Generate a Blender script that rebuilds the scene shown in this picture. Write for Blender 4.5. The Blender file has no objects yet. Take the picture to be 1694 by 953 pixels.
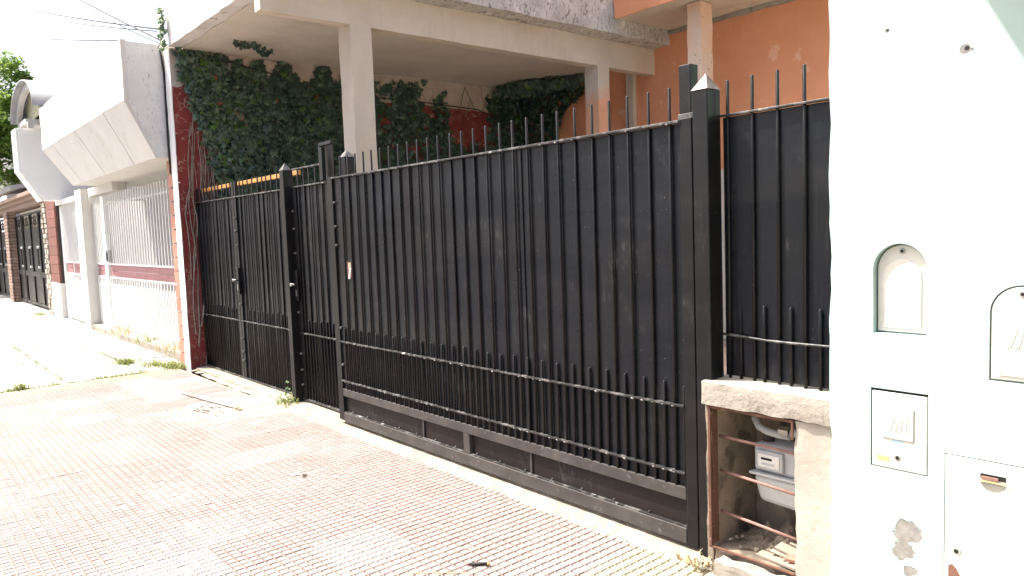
import bpy, bmesh, math, random
from mathutils import Vector, Matrix, noise
random.seed(11)
R = math.radians
scene = bpy.context.scene
COL = scene.collection

# ------------------------------------------------------------------ camera
def camera_matrix(yaw, pitch, roll, loc):
    y, p, r = R(yaw), R(pitch), R(roll)
    fw = Vector((math.sin(y)*math.cos(p), math.cos(y)*math.cos(p), math.sin(p)))
    rt = fw.cross(Vector((0, 0, 1))).normalized()
    up = rt.cross(fw)
    c, s = math.cos(r), math.sin(r)
    r2, u2 = c*rt+s*up, -s*rt+c*up
    m = Matrix((r2, u2, -fw)).transposed().to_4x4()
    m.translation = loc
    return m
cam_data = bpy.data.cameras.new('camera')
cam = bpy.data.objects.new('camera', cam_data)
COL.objects.link(cam)
cam_data.sensor_width = 36.0
cam_data.lens = 36.0*1234.66/1694.0
cam_data.clip_start = 0.05
cam_data.clip_end = 2000
cam.matrix_world = camera_matrix(-49.6536, -4.4606, -2.0787, Vector((2.065, -2.835, 1.56)))
scene.camera = cam

# ------------------------------------------------------------------ sky, sun, exposure
SUN = Vector((-1.0, -0.62, 1.96)).normalized()
world = bpy.data.worlds.new('World')
scene.world = world
world.use_nodes = True
wn = world.node_tree.nodes
wl = world.node_tree.links
bg = wn['Background']
sky = wn.new('ShaderNodeTexSky')
sky.sky_type = 'NISHITA'
sky.sun_disc = False
sky.sun_elevation = math.asin(SUN.z)
sky.sun_rotation = math.atan2(SUN.x, SUN.y)
sky.air_density = 0.8
sky.dust_density = 7.0
sky.ozone_density = 1.0
wl.new(sky.outputs[0], bg.inputs[0])
bg.inputs[1].default_value = 0.15
sun_data = bpy.data.lights.new('sun', 'SUN')
sun_data.energy = 3.9
sun_data.angle = R(0.53)
sun_data.color = (1.0, 0.95, 0.87)
sun = bpy.data.objects.new('sun', sun_data)
COL.objects.link(sun)
sun.rotation_euler = SUN.to_track_quat('Z', 'Y').to_euler()
sun.location = (-10, -8, 20)
scene.view_settings.view_transform = 'Standard'
scene.view_settings.look = 'None'
scene.view_settings.gamma = 1
scene.view_settings.exposure = 1.45
scene.view_settings.use_curve_mapping = False

# ------------------------------------------------------------------ mesh helpers
class MB:
    def __init__(s):
        s.v, s.f = [], []
    def add(s, vs, fs):
        b = len(s.v)
        s.v += [tuple(v) for v in vs]
        s.f += [tuple(i+b for i in f) for f in fs]
        return s
    def box(s, x0, x1, y0, y1, z0, z1):
        vs = [(x, y, z) for z in (z0, z1) for y in (y0, y1) for x in (x0, x1)]
        return s.add(vs, [(0, 2, 3, 1), (4, 5, 7, 6), (0, 1, 5, 4), (2, 6, 7, 3), (0, 4, 6, 2), (1, 3, 7, 5)])
    def prism(s, poly, axis, a, b):
        """extrude a 2D polygon along axis (0,1,2) from a to b"""
        def p3(p, t):
            q = list(p); q.insert(axis, t); return q
        n = len(poly)
        vs = [p3(p, a) for p in poly]+[p3(p, b) for p in poly]
        fs = [tuple(range(n))[::-1], tuple(range(n, 2*n))]
        fs += [(i, (i+1) % n, n+(i+1) % n, n+i) for i in range(n)]
        return s.add(vs, fs)
    def tube(s, pts, r, n=6, cap=True):
        pts = [Vector(p) for p in pts]
        m = len(pts)
        rs = r if isinstance(r, (list, tuple)) else [r]*m
        vs, fs = [], []
        for i, p in enumerate(pts):
            d = (pts[min(i+1, m-1)]-pts[max(i-1, 0)]).normalized()
            a = d.orthogonal().normalized() if abs(d.z) > .98 else d.cross(Vector((0, 0, 1))).normalized()
            b = d.cross(a)
            for k in range(n):
                t = 2*math.pi*(k+.5)/n
                vs.append(p+(a*math.cos(t)+b*math.sin(t))*rs[i])
        for i in range(m-1):
            for k in range(n):
                fs.append((i*n+k, i*n+(k+1) % n, (i+1)*n+(k+1) % n, (i+1)*n+k))
        if cap:
            fs.append(tuple(range(n))[::-1])
            fs.append(tuple(range((m-1)*n, m*n)))
        return s.add(vs, fs)
    def mesh(s, name, mat, smooth=False, off=(0, 0, 0)):
        me = bpy.data.meshes.new(name)
        o = Vector(off)
        me.from_pydata([tuple(Vector(v)-o) for v in s.v], [], s.f)
        bm = bmesh.new(); bm.from_mesh(me)
        bmesh.ops.recalc_face_normals(bm, faces=bm.faces)
        bm.to_mesh(me); bm.free()
        me.update()
        if mat: me.materials.append(mat)
        if smooth:
            for p in me.polygons: p.use_smooth = True
        return me
    def build(s, name, mat, parent=None, smooth=False, bev=0):
        off = parent_origin(parent)
        me = s.mesh(name, mat, smooth, off)
        if getattr(s, 'soft', False):
            for p in me.polygons: p.use_smooth = True
            me.set_sharp_from_angle(angle=R(42))
        o = link(name, me, parent)
        if bev: bevel(o, bev)
        return o

def parent_origin(p):
    v = Vector((0, 0, 0))
    while p is not None:
        v += p.location; p = p.parent
    return v
def link(name, data, parent=None, loc=None):
    o = bpy.data.objects.new(name, data)
    COL.objects.link(o)
    if parent is not None: o.parent = parent
    if loc is not None: o.location = Vector(loc)-parent_origin(parent)
    return o
def bevel(o, w, seg=2):
    m = o.modifiers.new('bevel', 'BEVEL')
    m.width = w; m.segments = seg; m.limit_method = 'ANGLE'; m.angle_limit = R(40)
    return o
def tag(o, label, cat, group=None):
    o['label'] = label; o['category'] = cat
    if group: o['group'] = group
    return o
def thing(name, label, cat, loc=(0, 0, 0), group=None):
    o = link(name, None, None, loc)
    o.empty_display_size = .1
    return tag(o, label, cat, group)
def struct(o):
    o['kind'] = 'structure'; return o
def box(name, mat, parent, x0, x1, y0, y1, z0, z1, bev=0):
    return MB().box(x0, x1, y0, y1, z0, z1).build(name, mat, parent, bev=bev)

def rough_box(x0, x1, y0, y1, z0, z1, seg=.05, amp=.004, nscale=9, seed=0, edge=.012):
    """a box with uneven faces and worn arrises"""
    lo, hi = (x0, y0, z0), (x1, y1, z1)
    n = [max(1, min(60, int(round((hi[i]-lo[i])/seg)))) for i in range(3)]
    mb = MB(); idx = {}; mb.soft = True
    def vert(i, j, k):
        key = (i, j, k)
        if key in idx: return idx[key]
        p = [lo[a]+(hi[a]-lo[a])*key[a]/n[a] for a in range(3)]
        P = Vector(p)
        d = noise.noise_vector(P*nscale+Vector((seed*7.1, seed*3.3, 0)))*amp
        ends = sum(1 for a in range(3) if key[a] in (0, n[a]))
        if ends >= 2:
            c = Vector([(lo[a]+hi[a])/2 for a in range(3)])
            w = edge*max(0, noise.noise(P*14+Vector((seed, 5, 2)))+.25)
            for a in range(3):
                if key[a] in (0, n[a]): d[a] += w*(1 if c[a] > p[a] else -1)
        idx[key] = len(mb.v)
        mb.v.append(tuple(P+d))
        return idx[key]
    for a in range(3):
        b, c = (a+1) % 3, (a+2) % 3
        for s in (0, n[a]):
            for i in range(n[b]):
                for j in range(n[c]):
                    q = []
                    for (u, v) in ((i, j), (i+1, j), (i+1, j+1), (i, j+1)):
                        k = [0, 0, 0]; k[a], k[b], k[c] = s, u, v
                        q.append(vert(*k))
                    mb.f.append(tuple(q))
    return mb

# ------------------------------------------------------------------ materials
class NT:
    def __init__(s, name):
        s.m = bpy.data.materials.new(name)
        s.m.use_nodes = True
        s.n = s.m.node_tree.nodes; s.l = s.m.node_tree.links
        s.b = s.n['Principled BSDF']
        s.pos = s.n.new('ShaderNodeNewGeometry').outputs['Position']
    def noise(s, scale, detail=5, rough=.55, vec=None, dist=0):
        t = s.n.new('ShaderNodeTexNoise')
        t.inputs['Scale'].default_value = scale; t.inputs['Detail'].default_value = detail
        t.inputs['Roughness'].default_value = rough; t.inputs['Distortion'].default_value = dist
        s.l.new(vec or s.pos, t.inputs['Vector'])
        return t.outputs['Fac']
    def stretch(s, x, y, z):
        t = s.n.new('ShaderNodeMapping')
        t.inputs['Scale'].default_value = (x, y, z)
        s.l.new(s.pos, t.inputs['Vector'])
        return t.outputs[0]
    def remap(s, v, a, b, c=0., d=1.):
        t = s.n.new('ShaderNodeMapRange')
        t.inputs[1].default_value, t.inputs[2].default_value = a, b
        t.inputs[3].default_value, t.inputs[4].default_value = c, d
        s.l.new(v, t.inputs[0])
        return t.outputs[0]
    def math(s, op, a, b=0.):
        t = s.n.new('ShaderNodeMath'); t.operation = op
        for i, v in enumerate((a, b)):
            if isinstance(v, (int, float)): t.inputs[i].default_value = v
            else: s.l.new(v, t.inputs[i])
        return t.outputs[0]
    def mix(s, fac, a, b, mode='MIX'):
        t = s.n.new('ShaderNodeMix'); t.data_type = 'RGBA'; t.blend_type = mode
        if isinstance(fac, (int, float)): t.inputs[0].default_value = fac
        else: s.l.new(fac, t.inputs[0])
        for i, v in ((6, a), (7, b)):
            if isinstance(v, tuple): t.inputs[i].default_value = (*v[:3], 1)
            else: s.l.new(v, t.inputs[i])
        return t.outputs[2]
    def scale_rgb(s, col, fac):
        t = s.n.new('ShaderNodeHueSaturation')
        s.l.new(fac, t.inputs['Value'])
        if isinstance(col, tuple): t.inputs['Color'].default_value = (*col, 1)
        else: s.l.new(col, t.inputs['Color'])
        return t.outputs[0]
    def objrand(s):
        return s.n.new('ShaderNodeObjectInfo').outputs['Random']
    def sep(s):
        t = s.n.new('ShaderNodeSeparateXYZ'); s.l.new(s.pos, t.inputs[0]); return t.outputs
    def near(s, p, r, wob=.5, nscale=30):
        """mask: 1 inside an irregular blob of radius r round p"""
        t = s.n.new('ShaderNodeVectorMath'); t.operation = 'DISTANCE'
        s.l.new(s.pos, t.inputs[0]); t.inputs[1].default_value = p
        nz = s.noise(nscale, 4)
        d = s.math('ADD', t.outputs['Value'], s.math('MULTIPLY', s.math('SUBTRACT', nz, .5), wob*r*2))
        return s.remap(d, r, r*.88)
    def bump(s, h, strength, dist=.01):
        t = s.n.new('ShaderNodeBump')
        t.inputs['Strength'].default_value = strength; t.inputs['Distance'].default_value = dist
        s.l.new(h, t.inputs['Height'])
        s.l.new(t.outputs[0], s.b.inputs['Normal'])
    def done(s, col, rough=.8, metallic=0, spec=.5):
        if isinstance(col, tuple): s.b.inputs['Base Color'].default_value = (*col, 1)
        else: s.l.new(col, s.b.inputs['Base Color'])
        if isinstance(rough, (int, float)): s.b.inputs['Roughness'].default_value = rough
        else: s.l.new(rough, s.b.inputs['Roughness'])
        s.b.inputs['Metallic'].default_value = metallic
        s.b.inputs['Specular IOR Level'].default_value = spec
        return s.m

def simple(name, c1, c2=None, nscale=4, rough=.75, bump=.25, bscale=70, dist=.004, spot=None, sscale=20, sth=(.62, .68), orand=0, metallic=0, spec=.4):
    t = NT(name)
    c2 = c2 or tuple(x*.8 for x in c1)
    col = t.mix(t.remap(t.noise(nscale, 6, .6), .35, .65), c1, c2)
    if spot:
        col = t.mix(t.remap(t.noise(sscale, 5, .6), *sth), col, spot)
    if orand:
        col = t.scale_rgb(col, t.remap(t.objrand(), 0, 1, 1-orand, 1+orand))
    if bump: t.bump(t.noise(bscale, 5, .6), bump, dist)
    return t.done(col, rough, metallic, spec)

def black_paint(name='black_gate_paint', base=(.0065, .0072, .0085), base2=(.009, .0085, .0085), r0=.3, r1=.5):
    t = NT(name)
    col = t.mix(t.remap(t.noise(1.6, 4), .35, .65), base, base2)
    streak = t.noise(1, 5, .6, t.stretch(60, 60, 2.2))
    col = t.mix(t.math('MULTIPLY', t.remap(streak, .6, .78), .35), col, (.07, .066, .062))
    scuff = t.math('MULTIPLY', t.remap(t.noise(3.0, 4, .6), .54, .70), t.remap(t.noise(1, 6, .75, t.stretch(45, 45, 12)), .5, .75))
    col = t.mix(t.math('MULTIPLY', scuff, .75), col, (.13, .127, .122))
    band = t.remap(t.noise(1, 4, .6, t.stretch(.6, .6, 5)), .45, .75)  # soft horizontal reflection bands painted into the colour
    col = t.mix(t.math('MULTIPLY', band, .35), col, (.030, .029, .029))
    chip = t.math('MULTIPLY', t.remap(t.noise(34, 3, .6), .745, .77), t.remap(t.noise(2.2, 3), .50, .62))
    col = t.mix(chip, col, (.20, .195, .19))
    col = t.mix(t.remap(t.noise(90, 2), .735, .765), col, (.15, .145, .14))
    t.bump(t.noise(35, 4), .10, .003)
    return t.done(col, t.remap(t.noise(3, 5), .3, .7, r0, r1), 0, .25)

def rail_paint():
    t = NT('worn_black_rail_paint')
    col = t.mix(t.remap(t.noise(14, 5, .65), .5, .62), (.02, .02, .02), (.13, .125, .12))
    col = t.mix(t.remap(t.noise(11, 3), .66, .72), col, (.4, .4, .4))
    t.bump(t.noise(60, 4), .3, .003)
    return t.done(col, .42)

def tile_mat(name, c1, c2, dust):
    t = NT(name)
    col = t.mix(t.remap(t.noise(7, 5, .6), .35, .65), c1, c2)
    col = t.scale_rgb(col, t.remap(t.objrand(), 0, 1, .92, 1.08))
    rnd = t.remap(t.objrand(), .72, .90)
    col = t.mix(t.math('MULTIPLY', t.math('MULTIPLY', rnd, t.remap(t.noise(.35, 2), .42, .55)), .75), col, dust)                       # limed, pale tiles
    big = t.remap(t.noise(.75, 5, .65), .5, .62)
    fine = t.remap(t.noise(9, 6, .7), .3, .65)
    col = t.mix(t.math('MULTIPLY', t.math('MULTIPLY', big, fine), .5), col, dust)   # cement dust
    smear = t.math('MULTIPLY', t.near((-4.9, -.36, 0), .62, 1.3, 3.2), .8)
    col = t.mix(t.math('MULTIPLY', smear, t.remap(t.noise(6, 6, .7), .35, .55)), col, (.42, .39, .35))
    grit = t.remap(t.noise(55, 5, .7), .62, .72)
    col = t.mix(t.math('MULTIPLY', grit, .5), col, (.12, .10, .09))
    t.bump(t.noise(120, 4), .35, .002)
    return t.done(col, .85, 0, .25)

def party_mat():
    t = NT('party_wall_paint')
    z = t.sep()[2]
    edge = t.math('ADD', z, t.math('MULTIPLY', t.math('SUBTRACT', t.noise(6, 5), .5), .10))
    beige = t.mix(t.remap(t.noise(3, 6, .6), .3, .7), (.50, .40, .33), (.36, .29, .25))
    red = t.mix(t.remap(t.noise(5, 6, .6), .3, .7), (.21, .038, .032), (.15, .030, .027))
    vo = t.n.new('ShaderNodeTexVoronoi'); vo.feature = 'DISTANCE_TO_EDGE'
    vo.inputs['Scale'].default_value = 10
    mp = t.n.new('ShaderNodeMixRGB')
    mp.inputs[0].default_value = .35
    nz = t.n.new('ShaderNodeTexNoise'); nz.inputs['Scale'].default_value = 5
    t.l.new(t.pos, nz.inputs['Vector'])
    t.l.new(t.stretch(1, 1, .55), mp.inputs[1]); t.l.new(nz.outputs['Color'], mp.inputs[2])
    t.l.new(mp.outputs[0], vo.inputs['Vector'])
    line = t.remap(vo.outputs['Distance'], .030, .014)
    line = t.math('MULTIPLY', line, t.remap(t.noise(9, 4), .46, .56))
    red = t.mix(t.math('MULTIPLY', line, .5), red, (.50, .40, .36))
    dirt = t.remap(t.noise(1, 4, .6, t.stretch(3, 3, .8)), .55, .7)
    red = t.mix(t.math('MULTIPLY', dirt, .4), red, (.30, .22, .19))
    col = t.mix(t.remap(edge, 3.47, 3.45), beige, red)
    col = t.mix(t.near((-7.4, .05, 3.55), .14, .5, 8), col, (.42, .38, .35))
    t.bump(t.noise(45, 5, .6), .35, .006)
    return t.done(col, .8, 0, .3)

def plaster_mat():
    t = NT('rough_grey_plaster')
    col = t.mix(t.remap(t.noise(3.2, 7, .65), .35, .65), (.60, .575, .54), (.40, .38, .355))
    fl = t.remap(t.noise(16, 6, .7, t.stretch(1, 1, .55), 1.2), .54, .6)
    col = t.mix(t.math('MULTIPLY', fl, .85), col, (.17, .155, .14))
    col = t.mix(t.remap(t.noise(6, 6, .7), .58, .64), col, (.66, .64, .61))
    h = t.math('ADD', t.noise(14, 7, .7), t.math('MULTIPLY', t.noise(50, 5), .4))
    t.bump(h, .8, .02)
    return t.done(col, .92, 0, .2)

def stained_render_mat():
    t = NT('stained_grey_render')
    col = t.mix(t.remap(t.noise(2.5, 7, .65), .3, .7), (.76, .75, .735), (.62, .615, .60))
    sc = t.remap(t.noise(22, 5, .7, t.stretch(1, 1.1, .45), 2), .61, .66)
    col = t.mix(t.math('MULTIPLY', sc, .9), col, (.15, .147, .14))
    col = t.mix(t.remap(t.noise(9, 5), .6, .7), col, (.76, .75, .73))
    t.bump(t.noise(25, 6, .65), .5, .01)
    return t.done(col, .9, 0, .2)

def mint_wall_mat():
    t = NT('pale_mint_wall_paint')
    col = t.mix(t.remap(t.noise(2, 6, .6), .3, .7), (.415, .545, .515), (.39, .515, .487))
    col = t.mix(t.math('MULTIPLY', t.near((.93, -.08, .49), .20, .75, 11), .35), col, (.38, .48, .48))
    pm = t.math('MAXIMUM', t.near((.975, -.08, .42), .048, .8, 26), t.near((.965, -.08, .35), .040, .8, 26))
    pm = t.math('MAXIMUM', pm, t.near((.985, -.08, .275), .022, .8, 26))
    hm = t.math('MAXIMUM', t.near((1.150, -.08, 2.092), .017, .6, 40), t.near((1.168, -.08, 2.089), .006, .6, 60))
    hm = t.math('MAXIMUM', hm, t.near((.90, -.08, 2.205), .008, .6, 60))
    pm = t.math('MAXIMUM', pm, hm)
    cem = t.mix(t.remap(t.noise(40, 5, .7), .35, .65), (.30, .29, .275), (.19, .182, .172))
    col = t.mix(pm, col, cem)
    hole = t.math('MAXIMUM', t.near((1.153, -.08, 2.096), .008, .3, 60), t.near((.901, -.08, 2.208), .005, .3, 60))
    col = t.mix(hole, col, (.02, .02, .02))
    chips = t.math('MULTIPLY', t.remap(t.noise(70, 4, .6), .735, .75), t.remap(t.noise(2.4, 3), .52, .6))
    col = t.mix(chips, col, (.30, .33, .34))
    h = t.math('SUBTRACT', t.math('MULTIPLY', t.noise(18, 6, .6), .25), pm)
    t.bump(h, .5, .006)
    return t.done(col, .6, 0, .35)

def leaf_mat(name, c1, c2, rough=.42, trans=.25):
    t = NT(name)
    col = t.mix(t.remap(t.noise(6, 3), .35, .65), c1, c2)
    col = t.scale_rgb(col, t.remap(t.noise(28, 2), .25, .75, .55, 1.5))
    m = t.done(col, rough, 0, .55)
    tr = t.n.new('ShaderNodeBsdfTranslucent')
    t.l.new(col, tr.inputs['Color'])
    ms = t.n.new('ShaderNodeMixShader'); ms.inputs[0].default_value = trans
    t.l.new(t.b.outputs[0], ms.inputs[1]); t.l.new(tr.outputs[0], ms.inputs[2])
    t.l.new(ms.outputs[0], t.n['Material Output'].inputs['Surface'])
    return m

def brick_face_mat(name, c1, c2):
    return simple(name, c1, c2, 7, .75, .4, 60, .004, None, orand=.16)

def streaky(name, c1, c2, stain, amt=.5, sx=9, sz=.9, bump=.3, patch=None):
    t = NT(name)
    col = t.mix(t.remap(t.noise(2.2, 7, .62), .32, .68), c1, c2)
    st = t.math('MULTIPLY', t.remap(t.noise(1, 6, .65, t.stretch(sx, sx, sz)), .50, .72), t.remap(t.noise(1.3, 4), .40, .62))
    col = t.mix(t.math('MULTIPLY', st, amt), col, stain)
    if patch: col = t.mix(t.remap(t.noise(2.7, 5, .6), .62, .66), col, patch)
    col = t.mix(t.remap(t.noise(38, 4, .6), .70, .74), col, stain)
    t.bump(t.math('ADD', t.noise(12, 6, .6), t.math('MULTIPLY', t.noise(60, 4), .4)), bump, .006)
    return t.done(col, .86, 0, .25)
BLACK = black_paint()
SHEET = black_paint('black_gate_sheet', (.0065, .0085, .0125), (.0095, .0100, .0115), .24, .38)
BROWN = black_paint('dark_brown_kick_sheet', (.015, .0105, .0095), (.010, .0075, .007), .45, .6)
DUSTY = simple('dusty_black_beam', (.040, .036, .034), (.066, .060, .056), 6, .5, .2, 60, .003, (.11, .10, .095), 26, (.60, .68))
RAIL = rail_paint()
CAPM = simple('worn_grey_post_cap', (.17, .165, .16), (.04, .038, .036), 22, .4, .3, 60, .003)
WELD = simple('pale_weld_slag', (.36, .35, .34), (.12, .115, .11), 30, .5, .3)
STEEL = simple('bare_steel', (.45, .44, .42), (.30, .29, .27), 20, .35, .1, metallic=.9)
PINK = tile_mat('pink_paving_tile', (.300, .240, .222), (.258, .202, .186), (.365, .338, .318))
YELLOW = tile_mat('yellow_paving_tile', (.37, .325, .225), (.31, .272, .195), (.42, .388, .325))
MORTAR = simple('sandy_mortar', (.33, .275, .22), (.26, .215, .175), 9, .9, .6, 60, .006, (.38, .34, .29), 12)
THRESH = simple('sandy_cement_threshold', (.31, .262, .205), (.24, .20, .155), 5, .9, .7, 45, .008, (.37, .335, .285), 7, (.5, .6))
SLABM = simple('pale_cement_slab', (.40, .39, .355), (.33, .32, .295), 3, .88, .4, 60, .004, (.29, .28, .255), 18, (.6, .7), orand=.10)
ASPHALT = simple('asphalt', (.055, .054, .053), (.04, .04, .04), 4, .9, .6, 90, .006)
EARTH = simple('city_ground', (.16, .15, .14), (.11, .105, .10), .5, .95, .3)
KERBM = simple('kerb_concrete', (.42, .41, .39), (.32, .31, .30), 5, .9, .5, 60, .005)
PARTY = party_mat()
WHITEW = simple('whitewash', (.80, .79, .77), (.72, .71, .69), 4, .8, .35, 50, .004)
BEIGE = streaky('beige_painted_concrete', (.60, .535, .45), (.52, .455, .375), (.34, .26, .20), .55, 5, .8)
CEIL = streaky('beige_ceiling_plaster', (.68, .635, .56), (.58, .535, .465), (.40, .34, .28), .5, 1.4, 1.4, .35)
ORANGE = streaky('orange_wall_paint', (.78, .355, .205), (.71, .31, .17), (.54, .22, .12), .5, 3, .5, .3, (.80, .44, .29))
PEACH = simple('peach_column_paint', (.70, .46, .33), (.66, .54, .44), 3, .85, .35, 40, .005, (.40, .25, .17), 12, (.64, .7))
def two_tone(name, top, low, zsplit):
    t = NT(name)
    z = t.math('ADD', t.sep()[2], t.math('MULTIPLY', t.math('SUBTRACT', t.noise(4, 6, .65), .5), .55))
    a = t.mix(t.remap(t.noise(3, 5), .3, .7), top, tuple(c*.85 for c in top))
    b = t.mix(t.remap(t.noise(3, 5), .3, .7), low, tuple(c*.88 for c in low))
    t.bump(t.noise(30, 5), .3, .005)
    return t.done(t.mix(t.remap(z, zsplit+.08, zsplit-.08), a, b), .85, 0, .3)
ORANGEFADE = two_tone('half_painted_column', (.60, .53, .45), (.76, .40, .26), 3.28)
PLASTER = plaster_mat()
FASCIA = simple('old_white_fascia', (.72, .70, .67), (.56, .54, .51), 3, .9, .7, 30, .012, (.34, .32, .29), 11, (.6, .68))
RENDER = stained_render_mat()
N1WHITE = streaky('neighbour_white_paint', (.66, .64, .605), (.60, .58, .545), (.40, .37, .33), .5, 14, 1.1, .2)
N2WHITE = simple('clean_white_paint', (.86, .85, .83), (.82, .81, .79), 2, .7, .15)
N1GREY = simple('neighbour_inner_wall', (.52, .51, .495), (.45, .44, .425), 2, .8, .2, 40, .004)
WMETAL = simple('white_enamel_metal', (.78, .78, .77), (.72, .72, .71), 6, .4, .08, spec=.5)
MAROON = simple('maroon_panel', (.32, .155, .16), (.27, .125, .132), 8, .7, .25, orand=.08)
TERRA = brick_face_mat('terracotta_tile', (.44, .215, .155), (.37, .175, .125))
REDTILE = brick_face_mat('dark_red_tile', (.21, .085, .066), (.17, .066, .052))
BRICK = brick_face_mat('weathered_brick', (.33, .225, .175), (.26, .18, .145))
STONE = simple('mixed_stone', (.50, .45, .38), (.30, .25, .20), 9, .9, .6, 30, .008, orand=.3)
DARKJ = simple('dark_joint', (.07, .055, .05), (.05, .04, .035), 9, .95, .3)
CONC = simple('weathered_concrete', (.36, .325, .28), (.27, .24, .205), 4, .92, .8, 35, .008, (.18, .155, .13), 9, (.56, .68))
PIERC = simple('pinkish_cement_render', (.43, .385, .335), (.35, .31, .265), 4, .92, .5, 35, .006, (.24, .20, .165), 7, (.62, .74))
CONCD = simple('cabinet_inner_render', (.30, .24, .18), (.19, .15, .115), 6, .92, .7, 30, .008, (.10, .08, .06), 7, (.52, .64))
RUST = simple('rusty_angle_iron', (.13, .06, .036), (.08, .04, .027), 14, .85, .5, 60, .004, (.26, .15, .10), 30)
RUSTROD = simple('brown_primer_rod', (.30, .17, .14), (.22, .12, .10), 20, .7, .3)
METER = simple('meter_grey_paint', (.47, .48, .48), (.40, .41, .41), 8, .5, .2, 60, .003, (.30, .28, .25), 16, (.62, .7))
METERW = simple('meter_dial', (.72, .71, .66), (.64, .63, .58), 30, .35, .05)
DARK = simple('dark_gap', (.012, .012, .012), (.012, .012, .012), 4, .9, 0)
DIRT = simple('dry_dirt', (.22, .18, .135), (.13, .10, .075), 12, .95, .9, 40, .012)
CARD = simple('dusty_cardboard', (.34, .29, .225), (.26, .22, .17), 8, .9, .3, orand=.15)
MINT = mint_wall_mat()
BOXW = simple('meter_box_plastic', (.62, .615, .555), (.57, .565, .51), 5, .45, .1, spec=.4)
BOXREC = simple('dusty_recess', (.42, .42, .37), (.30, .295, .25), 9, .8, .3, 40, .003)
BRASS = simple('brass_plate', (.62, .48, .22), (.5, .38, .18), 20, .45, .1)
BROWNP = simple('brown_primer', (.24, .12, .085), (.18, .09, .065), 10, .8, .3)
BLUEP = simple('blue_paint_smudge', (.25, .42, .62), (.35, .5, .68), 20, .7, .1)
IVY = leaf_mat('ivy_leaf', (.050, .088, .058), (.032, .062, .044), .40, .12)
IVYMIDLIT = leaf_mat('mid_green_skylit_ivy_leaf', (.105, .165, .095), (.072, .120, .072), .42, .15)  # paler green: random variety, and painted-in sky light on the front leaves
IVYLIGHT = leaf_mat('young_ivy_leaf', (.085, .17, .03), (.06, .12, .025), .42, .3)
IVYDRY = leaf_mat('dry_ivy_leaf', (.30, .12, .05), (.2, .08, .04), .6, .2)
STEM = simple('ivy_stem', (.30, .25, .21), (.16, .125, .10), 15, .9, .3)
TREEL = leaf_mat('tree_leaf', (.22, .33, .06), (.11, .20, .04), .45, .45)
BARK = simple('tree_bark', (.16, .13, .10), (.10, .08, .065), 8, .95, .8, 20, .02)
GRASS = leaf_mat('weed_blade', (.17, .24, .05), (.24, .25, .08), .6, .35)
STRAW = leaf_mat('dry_straw', (.50, .42, .24), (.40, .33, .19), .7, .2)
CABLE = simple('black_cable', (.02, .02, .02), (.03, .03, .03), 9, .7, 0)
WOOD = simple('orange_varnished_rail', (.62, .30, .085), (.50, .23, .06), 6, .5, .15)
ROOFG = simple('grey_roof_sheet', (.34, .34, .35), (.26, .26, .27), 2, .7, .3)
CANOPY = leaf_mat('translucent_canopy_sheet', (.60, .58, .40), (.55, .53, .38), .5, .5)
GREYPAINT = simple('far_grey_wall', (.55, .55, .55), (.48, .48, .48), 1, .9, .2)
REDG = simple('yard_floor_tile', (.50, .43, .36), (.42, .36, .30), 3, .8, .2)

# ------------------------------------------------------------------ the setting
struct(box('ground', EARTH, None, -400, 400, -400, 400, -.40, -.165))
struct(box('road', ASPHALT, None, -200, 200, -11.5, -3.78, -.30, -.155))
struct(box('kerb', KERBM, None, -200, 200, -3.775, -3.605, -.30, -.012, bev=.02))
sidewalk = struct(box('sidewalk', MORTAR, None, -7.652, 14, -3.6, -.066, -.30, -.0105))
struct(box('yard_floor', REDG, None, -7.40, 14, .37, 30, -.30, .012))

# cement threshold under the gates, with a broken edge towards the tiles
def threshold():
    mb = MB(); n = 150
    vs = []
    for i in range(n+1):
        x = -7.40+i*(8.05/n)
        base = -.11 if x > -3.2 else -.11+(-3.2-x)/4.2*.13
        e = base+.045*noise.noise(Vector((x*2.3, 0, 3)))+.022*noise.noise(Vector((x*11, 4, 3)))
        for (y, z) in ((e-.028, -.0095), (e, -.001), (e+.03, .004+.003*noise.noise(Vector((x*8, 1, 1)))), (-.02+.0, .013), (.16, .015), (.40, .0165)):
            vs.append((x, max(y, e-.028) if y < -.02 else max(y, e+.04), z))
    m = 6
    fs = [(i*m+j, (i+1)*m+j, (i+1)*m+j+1, i*m+j+1) for i in range(n) for j in range(m-1)]
    return struct(mb.add(vs, fs).build('gate_threshold', THRESH, None))
threshold()

# vainilla tiles: 8 x 8 raised pads each
P = .389
def tile_mesh(name, mat, seed):
    rnd = random.Random(seed)
    mb = MB(); h = P/2-.0012; c = P/8
    mb.box(-h, h, -h, h, -.03, -.0098)
    for i in range(8):
        for j in range(8):
            cx, cy = -P/2+(i+.5)*c, -P/2+(j+.5)*c
            t = .0188+rnd.uniform(-.0006, .0006); b = .0217
            z = rnd.uniform(-.0007, .0004)
            if rnd.random() < .008: z -= .002                        # worn pad
            dx = [(-t, -t), (t, -t), (t, t), (-t, t)]
            db = [(-b, -b), (b, -b), (b, b), (-b, b)]
            vs = [(cx+x, cy+y, -.0099) for x, y in db]
            vs += [(cx+x+rnd.uniform(-.0008, .0008), cy+y+rnd.uniform(-.0008, .0008), z) for x, y in dx]
            mb.add(vs, [(4, 5, 6, 7)]+[(k, (k+1) % 4, 4+(k+1) % 4, 4+k) for k in range(4)])
    return mb.mesh(name, mat)
pink = [tile_mesh('paving_tile', PINK, s) for s in range(5)]
yell = [tile_mesh('yellow_paving_tile', YELLOW, s+20) for s in range(3)]
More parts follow.
